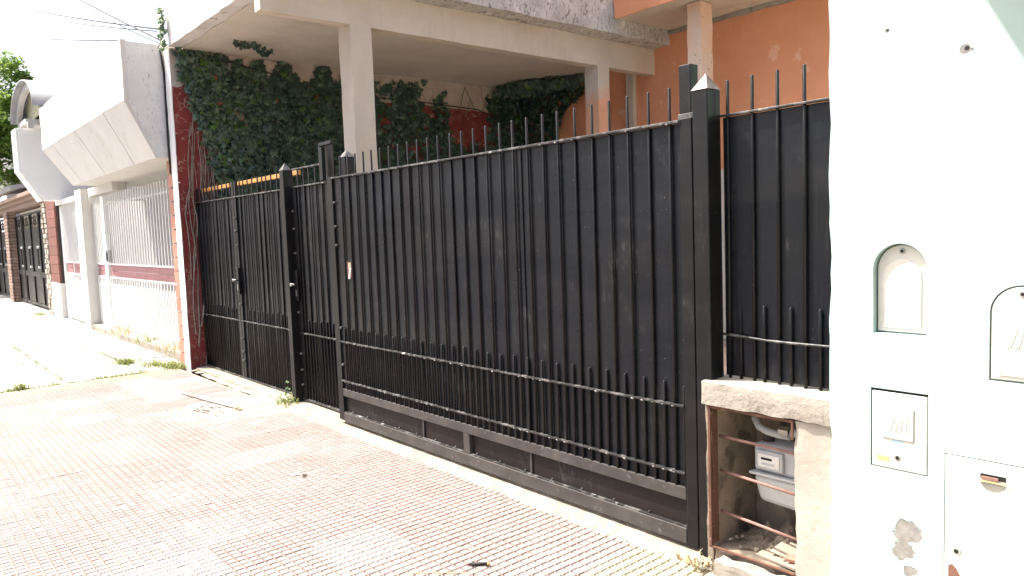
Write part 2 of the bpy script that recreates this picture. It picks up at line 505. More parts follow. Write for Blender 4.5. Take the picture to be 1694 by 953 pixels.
for i in range(-19, 6):
    for j in range(9):
        xc = -.25+(i+.5)*P; yc = -.10-(j+.5)*P
        yellow = i >= 0 or i == -19
        o = link('paving_tile', random.choice(yell if yellow else pink), sidewalk, (xc, yc, random.uniform(-.0012, .0012)))
        o.rotation_euler = (random.uniform(-.0035, .0035), random.uniform(-.0035, .0035), random.choice((0, math.pi/2, math.pi))+random.uniform(-.003, .003))

# neighbour's pavement: large pale slabs
nsw = struct(box('neighbour_sidewalk', MORTAR, None, -60, -7.664, -3.6, .50, -.30, -.022))
def slab_mesh(w, d, s):
    o = rough_box(-w/2, w/2, -d/2, d/2, -.06, 0, .14, .0035, 5, s, .010)
    return o.mesh('paving_slab', SLABM, True)
x = -7.672
for i in range(13):
    w = .95 if i % 2 else 1.15
    y = .36
    for j in range(5):
        d = .82
        me = slab_mesh(w-.030, d-.030, i*7+j)
        me.shade_flat()
        o = link('paving_slab', me, nsw, (x-w/2, y-d/2, random.uniform(-.004, .003)))
        o.rotation_euler = (random.uniform(-.004, .004), random.uniform(-.004, .004), random.uniform(-.003, .003))
        y -= d
    x -= w
far_top = struct(box('far_sidewalk', SLABM, None, -60, x-.006, -3.6, .50, -.20, -.002))

# ------------------------------------------------------------------ the house with the porch
house = thing('porch_house', 'old house with ivy-grown porch behind the black gates, beige beam and orange back wall', 'house', (-4.7, 3, 0))
mb = rough_box(-7.60, -7.40, .012, 9.0, -.1, 3.86, .22, .004, 4, 3, .006)
mb.build('party_wall', PARTY, house)
rough_box(-7.602, -7.402, .0, .011, -.1, 3.85, .08, .003, 6, 5, .006).build('wall_end_face', WHITEW, house)
rough_box(-7.39, 3.2, 5.64, 5.86, -.1, 4.185, .25, .005, 3, 8, .004).build('back_wall', ORANGE, house)
rough_box(-7.55, -4.805, .16, 6.2, 3.862, 3.985, .25, .006, 3, 2, .003).build('ceiling_slab', CEIL, house)
rough_box(-7.41, -4.40, .0, .158, 3.866, 5.6, .11, .010, 6, 4, .012).build('front_fascia', FASCIA, house)
rough_box(-7.40, -4.402, .162, 5.95, 3.992, 6.2, .20, .012, 4, 6, .012).build('upper_storey_wall', PLASTER, house)
rough_box(-4.80, -4.668, .004, 5.645, 3.638, 3.9905, .18, .006, 3, 9, .004).build('beam', BEIGE, house, smooth=False)
rough_box(-4.905, -4.664, .905, 1.145, -.05, 3.70, .16, .004, 3, 10, .004).build('column', BEIGE, house)
rough_box(-4.90, -4.661, 4.47, 4.69, -.05, 3.70, .16, .004, 3, 11, .004).build('column', ORANGEFADE, house)
rough_box(-3.487, -3.287, 4.78, 5.02, -.05, 4.175, .14, .005, 5, 12, .012).build('column', PEACH, house)
bs = rough_box(-4.40, 3.4, 4.53, 6.3, 4.18, 4.33, .16, .008, 4, 13, .01).build('balcony_slab', BEIGE, house)
rough_box(-4.39, 3.4, 4.50, 4.528, 4.165, 4.40, .16, .006, 4, 14, .012).build('balcony_edge', ORANGE, bs)
rough_box(-4.39, 3.4, 5.585, 5.64, 4.125, 4.178, .10, .012, 9, 15, .012).build('wall_joint', CONC, house)
rough_box(-5.13, -5.0, 5.56, 5.638, 0, 3.75, .2, .004, 5, 16, .006).build('door_frame_post', BEIGE, house)
door = box('door', N1WHITE, house, -4.25, -3.1, 5.60, 5.635, .02, 2.25, .004)
for k in range(9): box('door_slat', N1WHITE, door, -4.15, -3.2, 5.588, 5.599, 1.25+k*.1, 1.32+k*.1)
box('upper_wall', ORANGE, house, -4.39, 3.4, 5.87, 6.1, 4.331, 6.6)
mbr = MB()
for k in range(26):
    mbr.tube([(-4.3+k*.28, 4.60, 4.36), (-4.3+k*.28, 4.60, 5.2)], .008, 5)
mbr.box(-4.36, 3.3, 4.58, 4.62, 5.2, 5.23)
mbr.build('balcony_railing', BLUEP, house)
rough_box(-7.395, -7.37, .0, .02, 2.262, 2.275, .2, .001, 4, 3, .001).build('wall_crack_lip', WHITEW, house)

# ------------------------------------------------------------------ ivy on the party wall
def pip(px_, py_, poly):
    c = False; n = len(poly)
    for i in range(n):
        (x1, y1), (x2, y2) = poly[i], poly[(i+1) % n]
        if (y1 > py_) != (y2 > py_) and px_ < (x2-x1)*(py_-y1)/(y2-y1)+x1: c = not c
    return c
ivy_poly = [(.06, 3.87), (.36, 3.87), (.65, 3.87), (.66, 3.70), (.71, 3.66), (.76, 3.80), (.86, 3.82), (.89, 3.68), (.97, 3.80), (1.12, 3.85), (1.16, 3.65),
    (1.22, 3.56), (1.30, 3.69), (1.37, 3.87), (1.47, 3.84), (1.58, 3.66), (1.76, 3.61), (1.86, 3.77), (1.95, 3.87), (2.04, 3.86), (2.08, 3.71), (2.21, 3.66),
    (2.74, 3.70), (3.0, 3.74), (3.35, 3.80), (3.62, 3.84), (3.60, 3.76), (3.50, 3.58), (3.58, 3.48), (3.70, 3.30), (3.78, 3.52), (3.95, 3.70), (4.0, 3.45), (4.02, 3.2), (4.10, 2.95),
    (4.35, 2.85), (4.5, 3.0), (4.7, 2.85), (4.85, 3.2), (4.8, 3.6), (4.75, 3.72), (5.1, 3.80), (5.3, 3.86), (5.62, 3.87), (5.62, 1.2), (.55, 1.2), (.47, 2.07), (.42, 2.44), (.36, 2.77), (.27, 3.02), (.16, 3.37), (.11, 3.51)]
holes = [((2.92, 3.2), .09), ((3.38, 2.8), .10), ((3.6, 2.5), .10), ((2.98, 3.48), .07)]
back_poly = [(-7.38, 3.86), (-5.75, 3.86), (-5.78, 3.66), (-6.02, 3.52), (-6.24, 3.50), (-6.36, 3.34), (-6.50, 3.24), (-6.56, 3.05), (-6.70, 2.80), (-6.8, 1.6), (-7.38, 1.6)]
LO = [(0, -1), (.20, -.50), (.56, -.52), (.46, -.14), (.66, .16), (.30, .24), (0, .10)]
def leaf_geo(k):
    rnd = random.Random(k)
    out = LO+[(-x, y) for x, y in LO[-2:0:-1]]
    vs = [(0, -.2, 0.05)]+[(x*rnd.uniform(.85, 1.1), y*rnd.uniform(.9, 1.08), -.14*abs(x)-.10*max(0, -y)**2+rnd.uniform(-.03, .03)) for x, y in out]
    n = len(out)
    return vs, [(0, i+1, (i+1) % n+1) for i in range(n)]
geos = [leaf_geo(k) for k in range(6)]
def leaf_matrix(p, nrm, size, twist):
    z = nrm.normalized()
    y = Vector((0, 0, 1))-z*z.z
    y = y.normalized() if y.length > .05 else Vector((0, 1, 0))
    x = y.cross(z)
    m = Matrix((x, y, z)).transposed().to_4x4()
    m = m @ Matrix.Rotation(twist, 4, 'Z') @ Matrix.Scale(size, 4)
    m.translation = p
    return m
leaves = []   # (matrix, geo, material index)
rl = random.Random(5)
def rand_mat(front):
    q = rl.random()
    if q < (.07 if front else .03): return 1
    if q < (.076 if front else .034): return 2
    if front and q > .58: return 3  # sky light on the front leaves put into their colour
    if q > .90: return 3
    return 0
n_try = 0
while len(leaves) < 7600 and n_try < 90000:
    n_try += 1
    y, z = rl.uniform(0, 5.62), rl.uniform(1.2, 3.87)
    if rl.random() < .35: y = rl.uniform(.05, 2.4)
    if z < 1.9 and rl.random() < .7: continue
    if not pip(y+.02*rl.gauss(0, 1), z+.02*rl.gauss(0, 1), ivy_poly): continue
    if any(math.hypot(y-c[0], z-c[1]) < r*rl.uniform(.6, 1.2) for c, r in holes): continue
    thick = .05+.07*(noise.noise(Vector((y*2.2, z*2.2, 1)))+.6)
    edge = .3 if not pip(y, z+.12, ivy_poly) else 1
    x = -7.385+rl.random()**.7*thick*edge
    nr = Vector((1, rl.gauss(-.15, .38), rl.gauss(.42, .32)))
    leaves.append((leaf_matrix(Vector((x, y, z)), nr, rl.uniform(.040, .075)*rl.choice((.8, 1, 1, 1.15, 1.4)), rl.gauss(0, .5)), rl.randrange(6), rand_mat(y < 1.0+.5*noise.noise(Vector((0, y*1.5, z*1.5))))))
for _ in range(9000):                                   # older leaves pressed against the wall
    y, z = rl.uniform(.05, 5.6), rl.uniform(1.7, 3.86)
    if y > 2.7 and rl.random() < .6: continue
    if not pip(y, z+.07, ivy_poly) or not pip(y-.06, z, ivy_poly): continue
    if any(math.hypot(y-c[0], z-c[1]) < r*1.3 for c, r in holes): continue
    leaves.append((leaf_matrix(Vector((-7.392+rl.random()*.02, y, z)), Vector((1, rl.gauss(0, .2), rl.gauss(.15, .2))), rl.uniform(.07, .11), rl.gauss(0, .8)), rl.randrange(6), 0))
    if len(leaves) > 10800: break
for _ in range(3600):                                   # corner clump hanging on the back wall and under the ceiling
    if rl.random() < .75:
        x, z = rl.uniform(-7.38, -5.7), rl.uniform(1.6, 3.86)
        if not pip(x, z, back_poly): continue
        y = 5.61-rl.random()*.12
        nr = Vector((rl.gauss(.2, .35), -1, rl.gauss(.4, .3)))
    else:
        x, y = rl.uniform(-7.3, -5.75), rl.uniform(4.9, 5.6)
        if x > -6.9+(y-4.75)*1.75: continue
        z = 3.84-rl.random()*.12
        nr = Vector((rl.gauss(.6, .3), -.6, rl.gauss(-.4, .3)))
    leaves.append((leaf_matrix(Vector((x, y, z)), nr, rl.uniform(.05, .085), rl.gauss(0, .5)), rl.randrange(6), rand_mat(False)))
for _ in range(46):                                     # tuft creeping along the ceiling
    x, y = -6.68+rl.gauss(0, .05), .72+rl.gauss(0, .10)
    if rl.random() < .3: x, y = -6.92+rl.gauss(0, .03), .98+rl.gauss(0, .05)
    leaves.append((leaf_matrix(Vector((x, y, 3.845-rl.random()*.05)), Vector((rl.gauss(.7, .3), -.7, rl.gauss(.1, .3))), rl.uniform(.04, .06), rl.gauss(0, .5)), rl.randrange(6), 0))
for _ in range(150):                                    # sunny sprig on the outer corner
    z = rl.uniform(3.84, 4.32)
    leaves.append((leaf_matrix(Vector((-7.42+rl.gauss(0, .05), -.03-rl.random()*.05, z)), Vector((.6, -1, .6+rl.gauss(0, .4))), rl.uniform(.025, .05), rl.gauss(0, .6)), rl.randrange(6), 1))
ivy = thing('ivy', 'dark green ivy covering the side wall of the porch and hanging in its far corner', 'ivy', (-7.4, .5, 0))
IM = [IVY, IVYLIGHT, IVYDRY, IVYMIDLIT]
lm = {}
for g in range(6):
    for mi in range(4):
        mb = MB(); mb.add(*geos[g]); lm[(g, mi)] = mb.mesh('leaf', IM[mi])
eye = cam.matrix_world.translation
def score(L):
    p = L[0].translation
    return (p-eye).length-(p.x+7.4)*14+(9 if p.z < 2.15 and p.x < -7.2 else 0)
leaves.sort(key=score)
for m, g, mi in leaves[:290]:
    o = link('leaf', lm[(g, mi)], ivy)
    o.matrix_basis = Matrix.Translation(-ivy.location) @ m
for mi, nm in ((0, 'foliage'), (1, 'young_foliage'), (2, 'dry_foliage'), (3, 'mid_green_skylit_foliage')):
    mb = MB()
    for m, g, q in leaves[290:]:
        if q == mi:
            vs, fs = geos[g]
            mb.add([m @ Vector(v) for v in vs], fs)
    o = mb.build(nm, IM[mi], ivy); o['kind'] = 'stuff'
# bare and dry stems
def stem(pts, r):
    MB().tube(pts, r, 5).build('stem', STEM, ivy)
for k in range(22):
    y0 = .06+k*.018+rl.uniform(-.01, .02); z0 = rl.uniform(.3, 2.0) if k % 3 else rl.uniform(0, .5)
    pts = []; y = y0
    n = 12; z1 = rl.uniform(2.7, 3.3)
    for i in range(n):
        z = z0+(z1-z0)*i/(n-1)
        y += rl.gauss(.008, .022)
        pts.append((-7.388+rl.uniform(0, .02)+(.03 if k % 4 == 0 else 0), min(max(y, .04), .55), z))
    stem(pts, [.009*(1-.7*i/n)*rl.uniform(.7, 1.1)+.0015 for i in range(n)])
for k in range(26):
    y0, z0 = rl.uniform(.6, 5.2), rl.uniform(3.2, 3.6)
    a = rl.uniform(-.6, .6); pts = []
    for i in range(7):
        pts.append((-7.392, y0+math.sin(a)*i*.06+rl.gauss(0, .012), min(3.85, z0+i*.05)))
    stem(pts, [.005]*7)

tag(MB().tube([(-7.375, .05, 3.80), (-7.36, .5, 3.77), (-7.36, .75, 3.755), (-7.355, 1.45, 3.64), (-7.35, 1.95, 3.53), (-7.35, 2.8, 3.50), (-7.35, 3.6, 3.50), (-7.35, 4.6, 3.47), (-7.2, 5.2, 3.2), (-6.6, 5.60, 2.75), (-5.2, 5.62, 2.35)], .008, 6).build('wall_cable', CABLE, None, True),
    'thin black cable sagging along the ivy wall inside the porch', 'cable')

# ------------------------------------------------------------------ black gates
_bars = {}
def bar_mesh(L, r, mat):
    k = (round(L, 3), r, mat.name)
    if k not in _bars:
        mb = MB().tube([(0, 0, 0), (0, 0, L-.004), (0, 0, L)], [r, r, r*.6], 8)
        me = mb.mesh('bar', mat, True)
        for p in me.polygons:
            if len(p.vertices) > 4: p.use_smooth = False
        _bars[k] = me
    return _bars[k]
def bar(parent, name, x, y, z0, z1, r=.0072, tilt=0):
    o = link(name, bar_mesh(z1-z0, r, BLACK), parent, (x, y, z0))
    o.rotation_euler = (random.gauss(0, .0012), tilt+random.gauss(0, .0016), random.uniform(0, 6))
    return o
def post(label, x0, x1, y0, y1, z1, tip, group=None, name='gate_post', cap=True):
    t = thing(name, label, 'post', ((x0+x1)/2, (y0+y1)/2, 0), group)
    MB().box(x0, x1, y0, y1, 0.0, z1).build('shaft', BLACK, t, bev=.004)
    if cap:
        mb = MB(); e = .003
        mb.add([(x0-e, y0-e, z1+.001), (x1+e, y0-e, z1+.001), (x1+e, y1+e, z1+.001), (x0-e, y1+e, z1+.001), ((x0+x1)/2, (y0+y1)/2, tip)], [(0, 1, 4), (1, 2, 4), (2, 3, 4), (3, 0, 4), (3, 2, 1, 0)])
        mb.build('pyramid_cap', CAPM, t)
    return t
def sheet(parent, x0, x1, y, z0, z1, amp=.0015, seed=1, mat=None, name='sheet'):
    mb = MB(); nx = max(4, int((x1-x0)/.03)); nz = 14
    vs = [(x0+(x1-x0)*i/nx, y+amp*noise.noise(Vector((x0*3+(x1-x0)*i/nx*1.3, seed, (z1-z0)*j/nz*.9))), z0+(z1-z0)*j/nz) for j in range(nz+1) for i in range(nx+1)]
    fs = [(j*(nx+1)+i, j*(nx+1)+i+1, (j+1)*(nx+1)+i+1, (j+1)*(nx+1)+i) for j in range(nz) for i in range(nx)]
    o = mb.add(vs, fs).build(name, mat or SHEET, parent, True)
    m = o.modifiers.new('thickness', 'SOLIDIFY'); m.thickness = .0015; m.use_rim = False
    return o
def welds(parent, pts, r=.006):
    """one small bead of weld at each joint"""
    mb = MB(); rnd = random.Random(len(pts))
    for p in pts:
        if rnd.random() < .45: continue
        s = r*rnd.uniform(.6, 1.3); c = Vector(p)
        vs = [c+Vector((math.cos(a)*s*1.3, -.002-.6*s*abs(math.sin(a*1.5)), math.sin(a)*s*.7)) for a in [k*math.pi/3 for k in range(6)]]+[c+Vector((0, -s*1.1, 0))]
        mb.add(vs, [(k, (k+1) % 6, 6) for k in range(6)])
    if mb.f:
        o = mb.build('weld_bead', WELD, parent); o['kind'] = 'stuff'

G = thing('sliding_gate', 'wide black sliding gate of steel sheet and round bars with brown kick panels', 'gate', (-1.76, .02, 0))
box('stile', BLACK, G, -3.545, -3.462, 0, .05, .045, 2.035, .003)
box('stile', BLACK, G, -.052, .012, 0, .05, .036, 2.035, .003)
box('bottom_beam', DUSTY, G, -3.461, -.053, -.002, .05, .038, .113, .004)
box('lower_beam', DUSTY, G, -3.461, -.053, .0, .05, .250, .312, .004)
box('short_stile', DUSTY, G, -1.823, -1.757, .002, .048, .1135, .2495, .003)
box('kick_panel', BROWN, G, -3.461, -2.314, .026, .028, .1135, .2495)
box('kick_panel', BROWN, G, -2.310, -1.824, .024, .026, .1135, .2495)
box('kick_panel', BROWN, G, -1.756, -1.176, .026, .028, .1135, .2495)
box('kick_panel', BROWN, G, -1.172, -.053, .024, .026, .1135, .2495)
box('panel_divider', DUSTY, G, -2.320, -2.304, .014, .0235, .1205, .2495, .001)
box('panel_divider', DUSTY, G, -1.182, -1.166, .014, .0235, .1205, .2495, .001)
lip = box('panel_lip', RAIL, G, -3.46, -1.825, .004, .022, .1138, .120)
box('panel_lip', RAIL, G, -1.755, -.054, .004, .022, .1138, .120)
mb = MB(); nr = 0
for k in range(15):
    x = -3.35+k*.235
    if abs(x+1.79) < .06: continue
    r = MB().tube([(x, .0235, .128), (x, .014, .128)], [.0055, .003], 6).build('rivet', STEEL, G)
for z, n_ in ((.704, 'middle_rail'), (.381, 'lower_rail')):
    box(n_, RAIL, G, -3.461, -.053, -.010, .0135, z-.005, z+.005, .0015)
box('top_rail', RAIL, G, -3.461, -.053, -.012, .028, 2.018, 2.030, .002)
sheet(G, -3.461, -2.33, .0165, .3125, 2.016, .0022, 1)
sheet(G, -2.335, -1.17, .0185, .3125, 2.016, .0022, 2)
sheet(G, -1.175, -.053, .0165, .3125, 2.016, .0022, 3)
box('seam_strip', SHEET, G, -1.192, -1.166, .0105, .0138, .3125, 2.016, .002)
jl, js = [], []
for k in range(27):
    x = -.112-.1236*k
    bar(G, 'bar', x, .006, .3125, 2.185)
    jl += [(x, -.012, 2.018), (x, -.010, .70), (x, -.010, .379)]
    if x-.0618 > -3.45:
        bar(G, 'short_bar', x-.0618, .006, .3125, .815+random.gauss(0, .004))
        js += [(x-.0618, -.010, .70), (x-.0618, -.010, .379)]
bar(G, 'short_bar', -.0575, .006, .3125, .80, .006)
welds(G, jl+js)
# lock opening near the far end
lk = box('lock_plate', BLACK, G, -3.305, -3.200, .0100, .0135, 1.205, 1.365, .001)
box('lock_recess', BROWNP, lk, -3.285, -3.225, .0075, .0098, 1.225, 1.35)
MB().add([(-3.262, -.002, 1.222), (-3.240, -.002, 1.222), (-3.214, -.006, 1.300), (-3.228, -.006, 1.302), (-3.262, .004, 1.222), (-3.240, .004, 1.222), (-3.214, .000, 1.300), (-3.228, .000, 1.302)],
    [(0, 1, 2, 3), (7, 6, 5, 4), (0, 4, 5, 1), (1, 5, 6, 2), (2, 6, 7, 3), (3, 7, 4, 0)]).build('bent_tab', WHITEW, lk)
box('recess_edge', CARD, lk, -3.262, -3.222, .003, .0072, 1.30, 1.345)

post('square black steel post with silver pyramid cap at the near end of the sliding gate', .027, .107, -.012, .088, 2.146, 2.222)
t = post('flat-topped black guide post standing behind the near end of the sliding gate', -.125, -.060, .098, .160, 2.298, 0, name='guide_post', cap=False)
box('bracket', RAIL, t, -.100, .018, .052, .060, 2.035, 2.065, .002)
post('slim black post with silver pyramid cap between the swing gates and the pedestrian gate', -4.640, -4.555, .075, .160, 2.182, 2.252)
post('black post with pale pyramid cap just behind the far end of the sliding gate', -3.612, -3.500, .150, .245, 2.205, 2.268)
t = thing('gate_catch', 'pair of upright dark steel catch plates above the far end of the sliding gate', 'gate catch', (-3.74, .12, 1.9))
MB().add([], []).box(-3.872, -3.845, .100, .140, 2.032, 2.352).box(-3.844, -3.640, .100, .140, 2.325, 2.352).build('channel', BLACK, t, bev=.002)
box('plate', BROWN, t, -3.843, -3.640, .118, .124, 2.032, 2.324)
box('plate', BLACK, t, -3.785, -3.735, .062, .094, 2.032, 2.304, .003)

def swing_leaf(name, label, x0, x1, y, bars_, stile_side, z0=.022, upper=None, short=True, seed=1):
    t = thing(name, label, 'gate', ((x0+x1)/2, y, 0))
    box('bottom_rail', RAIL, t, x0, x1, y-.010, y+.020, z0, z0+.014, .002)
    box('middle_rail', RAIL, t, x0, x1, y-.010, y+.0135, .664, .674, .0015)
    box('top_rail', RAIL, t, x0, x1, y-.012, y+.022, 2.018, 2.030, .002)
    if upper: box('upper_rail', RAIL, t, x0, x1, y-.008, y+.018, 2.178, 2.192, .002)
    for (a, b) in stile_side:
        box('stile', BLACK, t, a, b, y-.004, y+.034, z0+.015, 2.017, .003)
        if not upper: box('stile_head', BLACK, t, a+.005, b-.005, y, y+.03, 2.031, 2.19, .002)
    sheet(t, x0+.004, x1-.004, y+.0165, z0+.016, 2.016, .002, seed)
    js = []
    for k, x in enumerate(bars_):
        bar(t, 'bar', x, y+.006, z0+.015, 2.177 if upper else 2.190)
        js += [(x, y-.012, 2.02), (x, y-.010, .665)]
        xs = x+.06
        if short and not any(a-.008 < xs < b+.008 for a, b in stile_side) and x0 < xs < x1:
            bar(t, 'short_bar', xs, y+.006, z0+.015, .80+random.gauss(0, .005))
    welds(t, js)
    return t
def lock(t, x, y, z):
    b = box('lock_case', BLACK, t, x-.045, x+.03, y-.030, y-.005, z-.15, z+.14, .004)
    MB().tube([(x-.005, y-.031, z+.005), (x-.005, y-.066, z+.005)], .010, 8).build('knob_stem', STEEL, b, True)
    MB().tube([(x-.005, y-.066, z+.005), (x-.005, y-.082, z+.005)], [.017, .015], 10).build('knob', STEEL, b, True)
    box('keyhole_plate', STEEL, b, x-.014, x+.012, y-.0335, y-.0305, z-.105, z-.045, .001)
LA = swing_leaf('swing_gate', 'far leaf of the black double swing gate beside the red wall', -7.385, -6.135, .19, [-7.345+.1235*k for k in range(10)], [(-7.385, -7.36), (-6.205, -6.135)], seed=4)
LB = swing_leaf('swing_gate', 'near leaf of the black double swing gate, next to the slim capped post', -6.125, -4.66, .19, [-5.965+.1215*k for k in range(11)], [(-6.125, -6.07), (-4.70, -4.66)], seed=5)
PG = swing_leaf('pedestrian_gate', 'narrow black pedestrian gate between the slim post and the sliding gate', -4.545, -3.62, .150, [-4.42+.118*k for k in range(7)], [(-4.545, -4.47), (-3.66, -3.62)], z0=.035, upper=True, seed=6)
lock(LB, -6.09, .19, 1.115)
lock(PG, -4.51, .15, 1.12)
for t, x, y in ((LB, -6.095, .185), (PG, -4.52, .145), (G, -3.445, .013)):
    for z in (1.78, 1.62, 1.45, .86, .52, .36, .2):
        z += random.uniform(-.05, .05)
        if t is G and z < .4: continue
        o = MB().tube([(x, y-.001, z), (x+.004, y-.016, z), (x, y-.022, z)], [.012, .010, .004], 7).build('weld_lump', CAPM, t)
wr = tag(box('orange_rail', WOOD, None, -7.36, -4.66, .262, .300, 2.152, 2.196, .004), 'long orange varnished rail behind the bar tips of the double swing gate', 'rail')

# right-hand fence panel on the low wall
F = thing('fence_panel', 'black bar and sheet fence panel standing on the concrete low wall', 'fence', (.38, .09, .86))
box('top_rail', RAIL, F, .108, .70, .074, .102, 2.026, 2.036, .002)
pts = [(.100, .083, 1.052), (.2, .081, 1.048), (.33, .079, 1.040), (.46, .080, 1.039), (.60, .082, 1.040), (.70, .083, 1.041)]
MB().tube(pts, .0062, 6).build('middle_rail', RAIL, F, True)
sheet(F, .112, .70, .1005, .862, 2.024, .002, 8)
for x in (.139, .262, .381, .501, .621):
    bar(F, 'bar', x, .090, .853, 2.186, .0078)
for x, tl in ((.196, .035), (.312, 0), (.436, 0), (.566, .0), (.68, 0)):
    bar(F, 'short_bar', x, .090, .853, 1.190, .0078, tl)

# ------------------------------------------------------------------ low wall with the gas meter niche
W = thing('low_wall', 'weathered concrete low wall with a gas meter niche framed in rusty iron', 'wall', (.38, .1, 0))
rough_box(.075, .72, -.052, .30, .745, .852, .025, .0022, 12, 21, .008).build('coping', CONC, W)
rough_box(.517, .72, -.036, .36, -.05, .744, .03, .003, 9, 22, .008).build('pier', PIERC, W)
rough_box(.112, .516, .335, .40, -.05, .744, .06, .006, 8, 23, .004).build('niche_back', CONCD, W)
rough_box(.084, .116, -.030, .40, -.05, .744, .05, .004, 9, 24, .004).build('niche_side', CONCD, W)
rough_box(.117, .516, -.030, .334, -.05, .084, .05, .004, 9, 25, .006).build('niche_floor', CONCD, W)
rough_box(.17, .62, -.115, -.037, -.05, .072, .03, .006, 12, 26, .012).build('front_step', CONC, W)
box('iron_frame', RUST, W, .103, .117, -.043, -.031, .085, .744, .002)
box('iron_frame', RUST, W, .1175, .516, -.043, -.031, .731, .744, .002)
box('iron_frame', RUST, W, .506, .5165, -.044, -.037, .66, .7305, .002)
box('iron_frame', RUST, W, .1175, .5165, -.043, -.031, .0865, .095, .002)
box('iron_flange', RUST, W, .1165, .1205, -.030, .010, .104, .742)
for (a, b) in (((.110, .03, .590), (.53, .028, .583)), ((.118, .034, .428), (.53, .028, .405)), ((.112, .032, .238), (.53, .028, .210))):
    MB().tube([a, b], .0068, 7).build('guard_rod', RUSTROD, W, True)

mt = thing('gas_meter', 'grey box gas meter with a small dial window inside the wall niche', 'gas meter', (.36, .2, .28))
def meter_body():
    prof_ = lambda x0, x1, z0, z1, y0, y1: MB().box(x0, x1, y0, y1, z0, z1)
    prof_(.236, .475, .437, .566, .115, .255).build('upper_body', METER, mt, bev=.018)
    mb = MB()
    mb.add([(.238, .100, .424), (.485, .100, .424), (.485, .26, .424), (.238, .26, .424), (.262, .118, .300), (.465, .118, .290), (.465, .24, .290), (.262, .24, .300)],
           [(0, 1, 2, 3), (7, 6, 5, 4), (0, 4, 5, 1), (1, 5, 6, 2), (2, 6, 7, 3), (3, 7, 4, 0)])
    mb.build('lower_body', METER, mt, bev=.022)
    box('flange', METER, mt, .226, .492, .092, .27, .4245, .4365, .003)
    d = box('dial_housing', METER, mt, .258, .388, .096, .1145, .456, .542, .006)
    box('dial_window', METERW, d, .272, .374, .092, .0955, .470, .528, .003)
    box('counter', DARK, d, .288, .340, .0905, .0918, .503, .513)
    box('maker_strip', METER, d, .290, .352, .0905, .0918, .480, .490)
    MB().tube([(.275, .18, .567), (.275, .18, .605)], .026, 12).build('inlet_nut', DARKJ, mt, True)
    MB().tube([(.440, .18, .567), (.440, .18, .64)], .022, 12).build('outlet_nut', METER, mt, True)
meter_body()
pp = thing('gas_pipe', 'bent grey gas pipe with brass union above the meter in the niche', 'pipe', (.3, .2, .6))
MB().tube([(.215, .30, .70), (.215, .20, .690), (.222, .155, .665), (.25, .14, .635), (.29, .14, .620), (.34, .14, .615), (.40, .145, .613)], .017, 10).build('elbow', METER, pp, True)
MB().tube([(.352, .14, .632), (.395, .145, .63)], .026, 6).build('union_nut', STEEL, pp)
MB().tube([(.400, .145, .628), (.44, .155, .635), (.445, .18, .642)], .018, 8).build('tail', METER, pp, True)

# rubble inside and in front of the niche
def shard(label, pts, z, th, mat, rot=(0, 0, 0), name='cardboard_scrap', cat='scrap'):
    cx = sum(p[0] for p in pts)/len(pts); cy = sum(p[1] for p in pts)/len(pts)
    mb = MB(); n = len(pts)
    mb.add([(x-cx, y-cy, 0) for x, y in pts]+[(x-cx, y-cy, th) for x, y in pts], [tuple(range(n))[::-1], tuple(range(n, 2*n))]+[(i, (i+1) % n, n+(i+1) % n, n+i) for i in range(n)])
    o = link(name, mb.mesh(name, mat), None, (cx, cy, z)); o.rotation_euler = rot
    return tag(o, label, cat)
shard('flat pale cardboard scrap lying at the front of the meter niche', [(.30, .02), (.50, -.01), (.51, .07), (.44, .10), (.31, .09)], .094, .010, CARD, (.08, -.04, 0))
shard('folded pale cardboard scrap leaning on the rubble in the meter niche', [(.35, .05), (.47, .04), (.50, .13), (.38, .15)], .118, .008, CARD, (.30, .12, .2))
shard('small terracotta piece at the right of the meter niche floor', [(.44, .02), (.51, .02), (.51, .06), (.45, .06)], .112, .012, TERRA, (.1, .1, .4), 'tile_shard')
def heap(name, mat, cx, cy, z, rx, ry, h, seed, label, cat):
    mb = MB(); n = 26
    vs = []
    for j in range(n+1):
        for i in range(n+1):
            u, v = i/n*2-1, j/n*2-1
            p = Vector((cx+u*rx, cy+v*ry, z))
            k = max(0, 1-(u*u+v*v))
            p.z += h*k*(.65+.8*noise.noise(p*16+Vector((seed, 0, 0)))+.6*noise.noise(p*45))-.002
            vs.append(p)
    fs = [(j*(n+1)+i, j*(n+1)+i+1, (j+1)*(n+1)+i+1, (j+1)*(n+1)+i) for j in range(n) for i in range(n)]
    return tag(mb.add(vs, fs).build(name, mat, None), label, cat)
heap('dirt_heap', DIRT, .32, .19, .082, .19, .135, .085, 3, 'heap of dry dirt and rubbish on the floor of the meter niche', 'dirt')
def pebble_geo(c, s, rnd, mb):
    vs = []
    for (x, y, z) in ((1, 0, 0), (-1, 0, 0), (0, 1, 0), (0, -1, 0), (0, 0, 1), (0, 0, -.5), (.6, .6, .5), (-.6, .5, .5)):
        vs.append((c[0]+x*s*rnd.uniform(.6, 1.2), c[1]+y*s*rnd.uniform(.6, 1.2), c[2]+z*s*rnd.uniform(.4, .8)))
    mb.add(vs, [(0, 6, 4), (6, 2, 7), (6, 7, 4), (7, 1, 4), (1, 3, 4), (3, 0, 4), (0, 2, 6), (2, 1, 7), (0, 5, 2), (2, 5, 1), (1, 5, 3), (3, 5, 0)])
def pebbles(name, mat, n, fn, label, cat, smin=.003, smax=.008, seed=1):
    rnd = random.Random(seed); mb = MB()
    for _ in range(n):
        x, y, z = fn(rnd); pebble_geo((x, y, z), rnd.uniform(smin, smax)*rnd.uniform(.5, 1.2), rnd, mb)
    o = mb.build(name, mat, None); o['kind'] = 'stuff'
    return tag(o, label, cat)
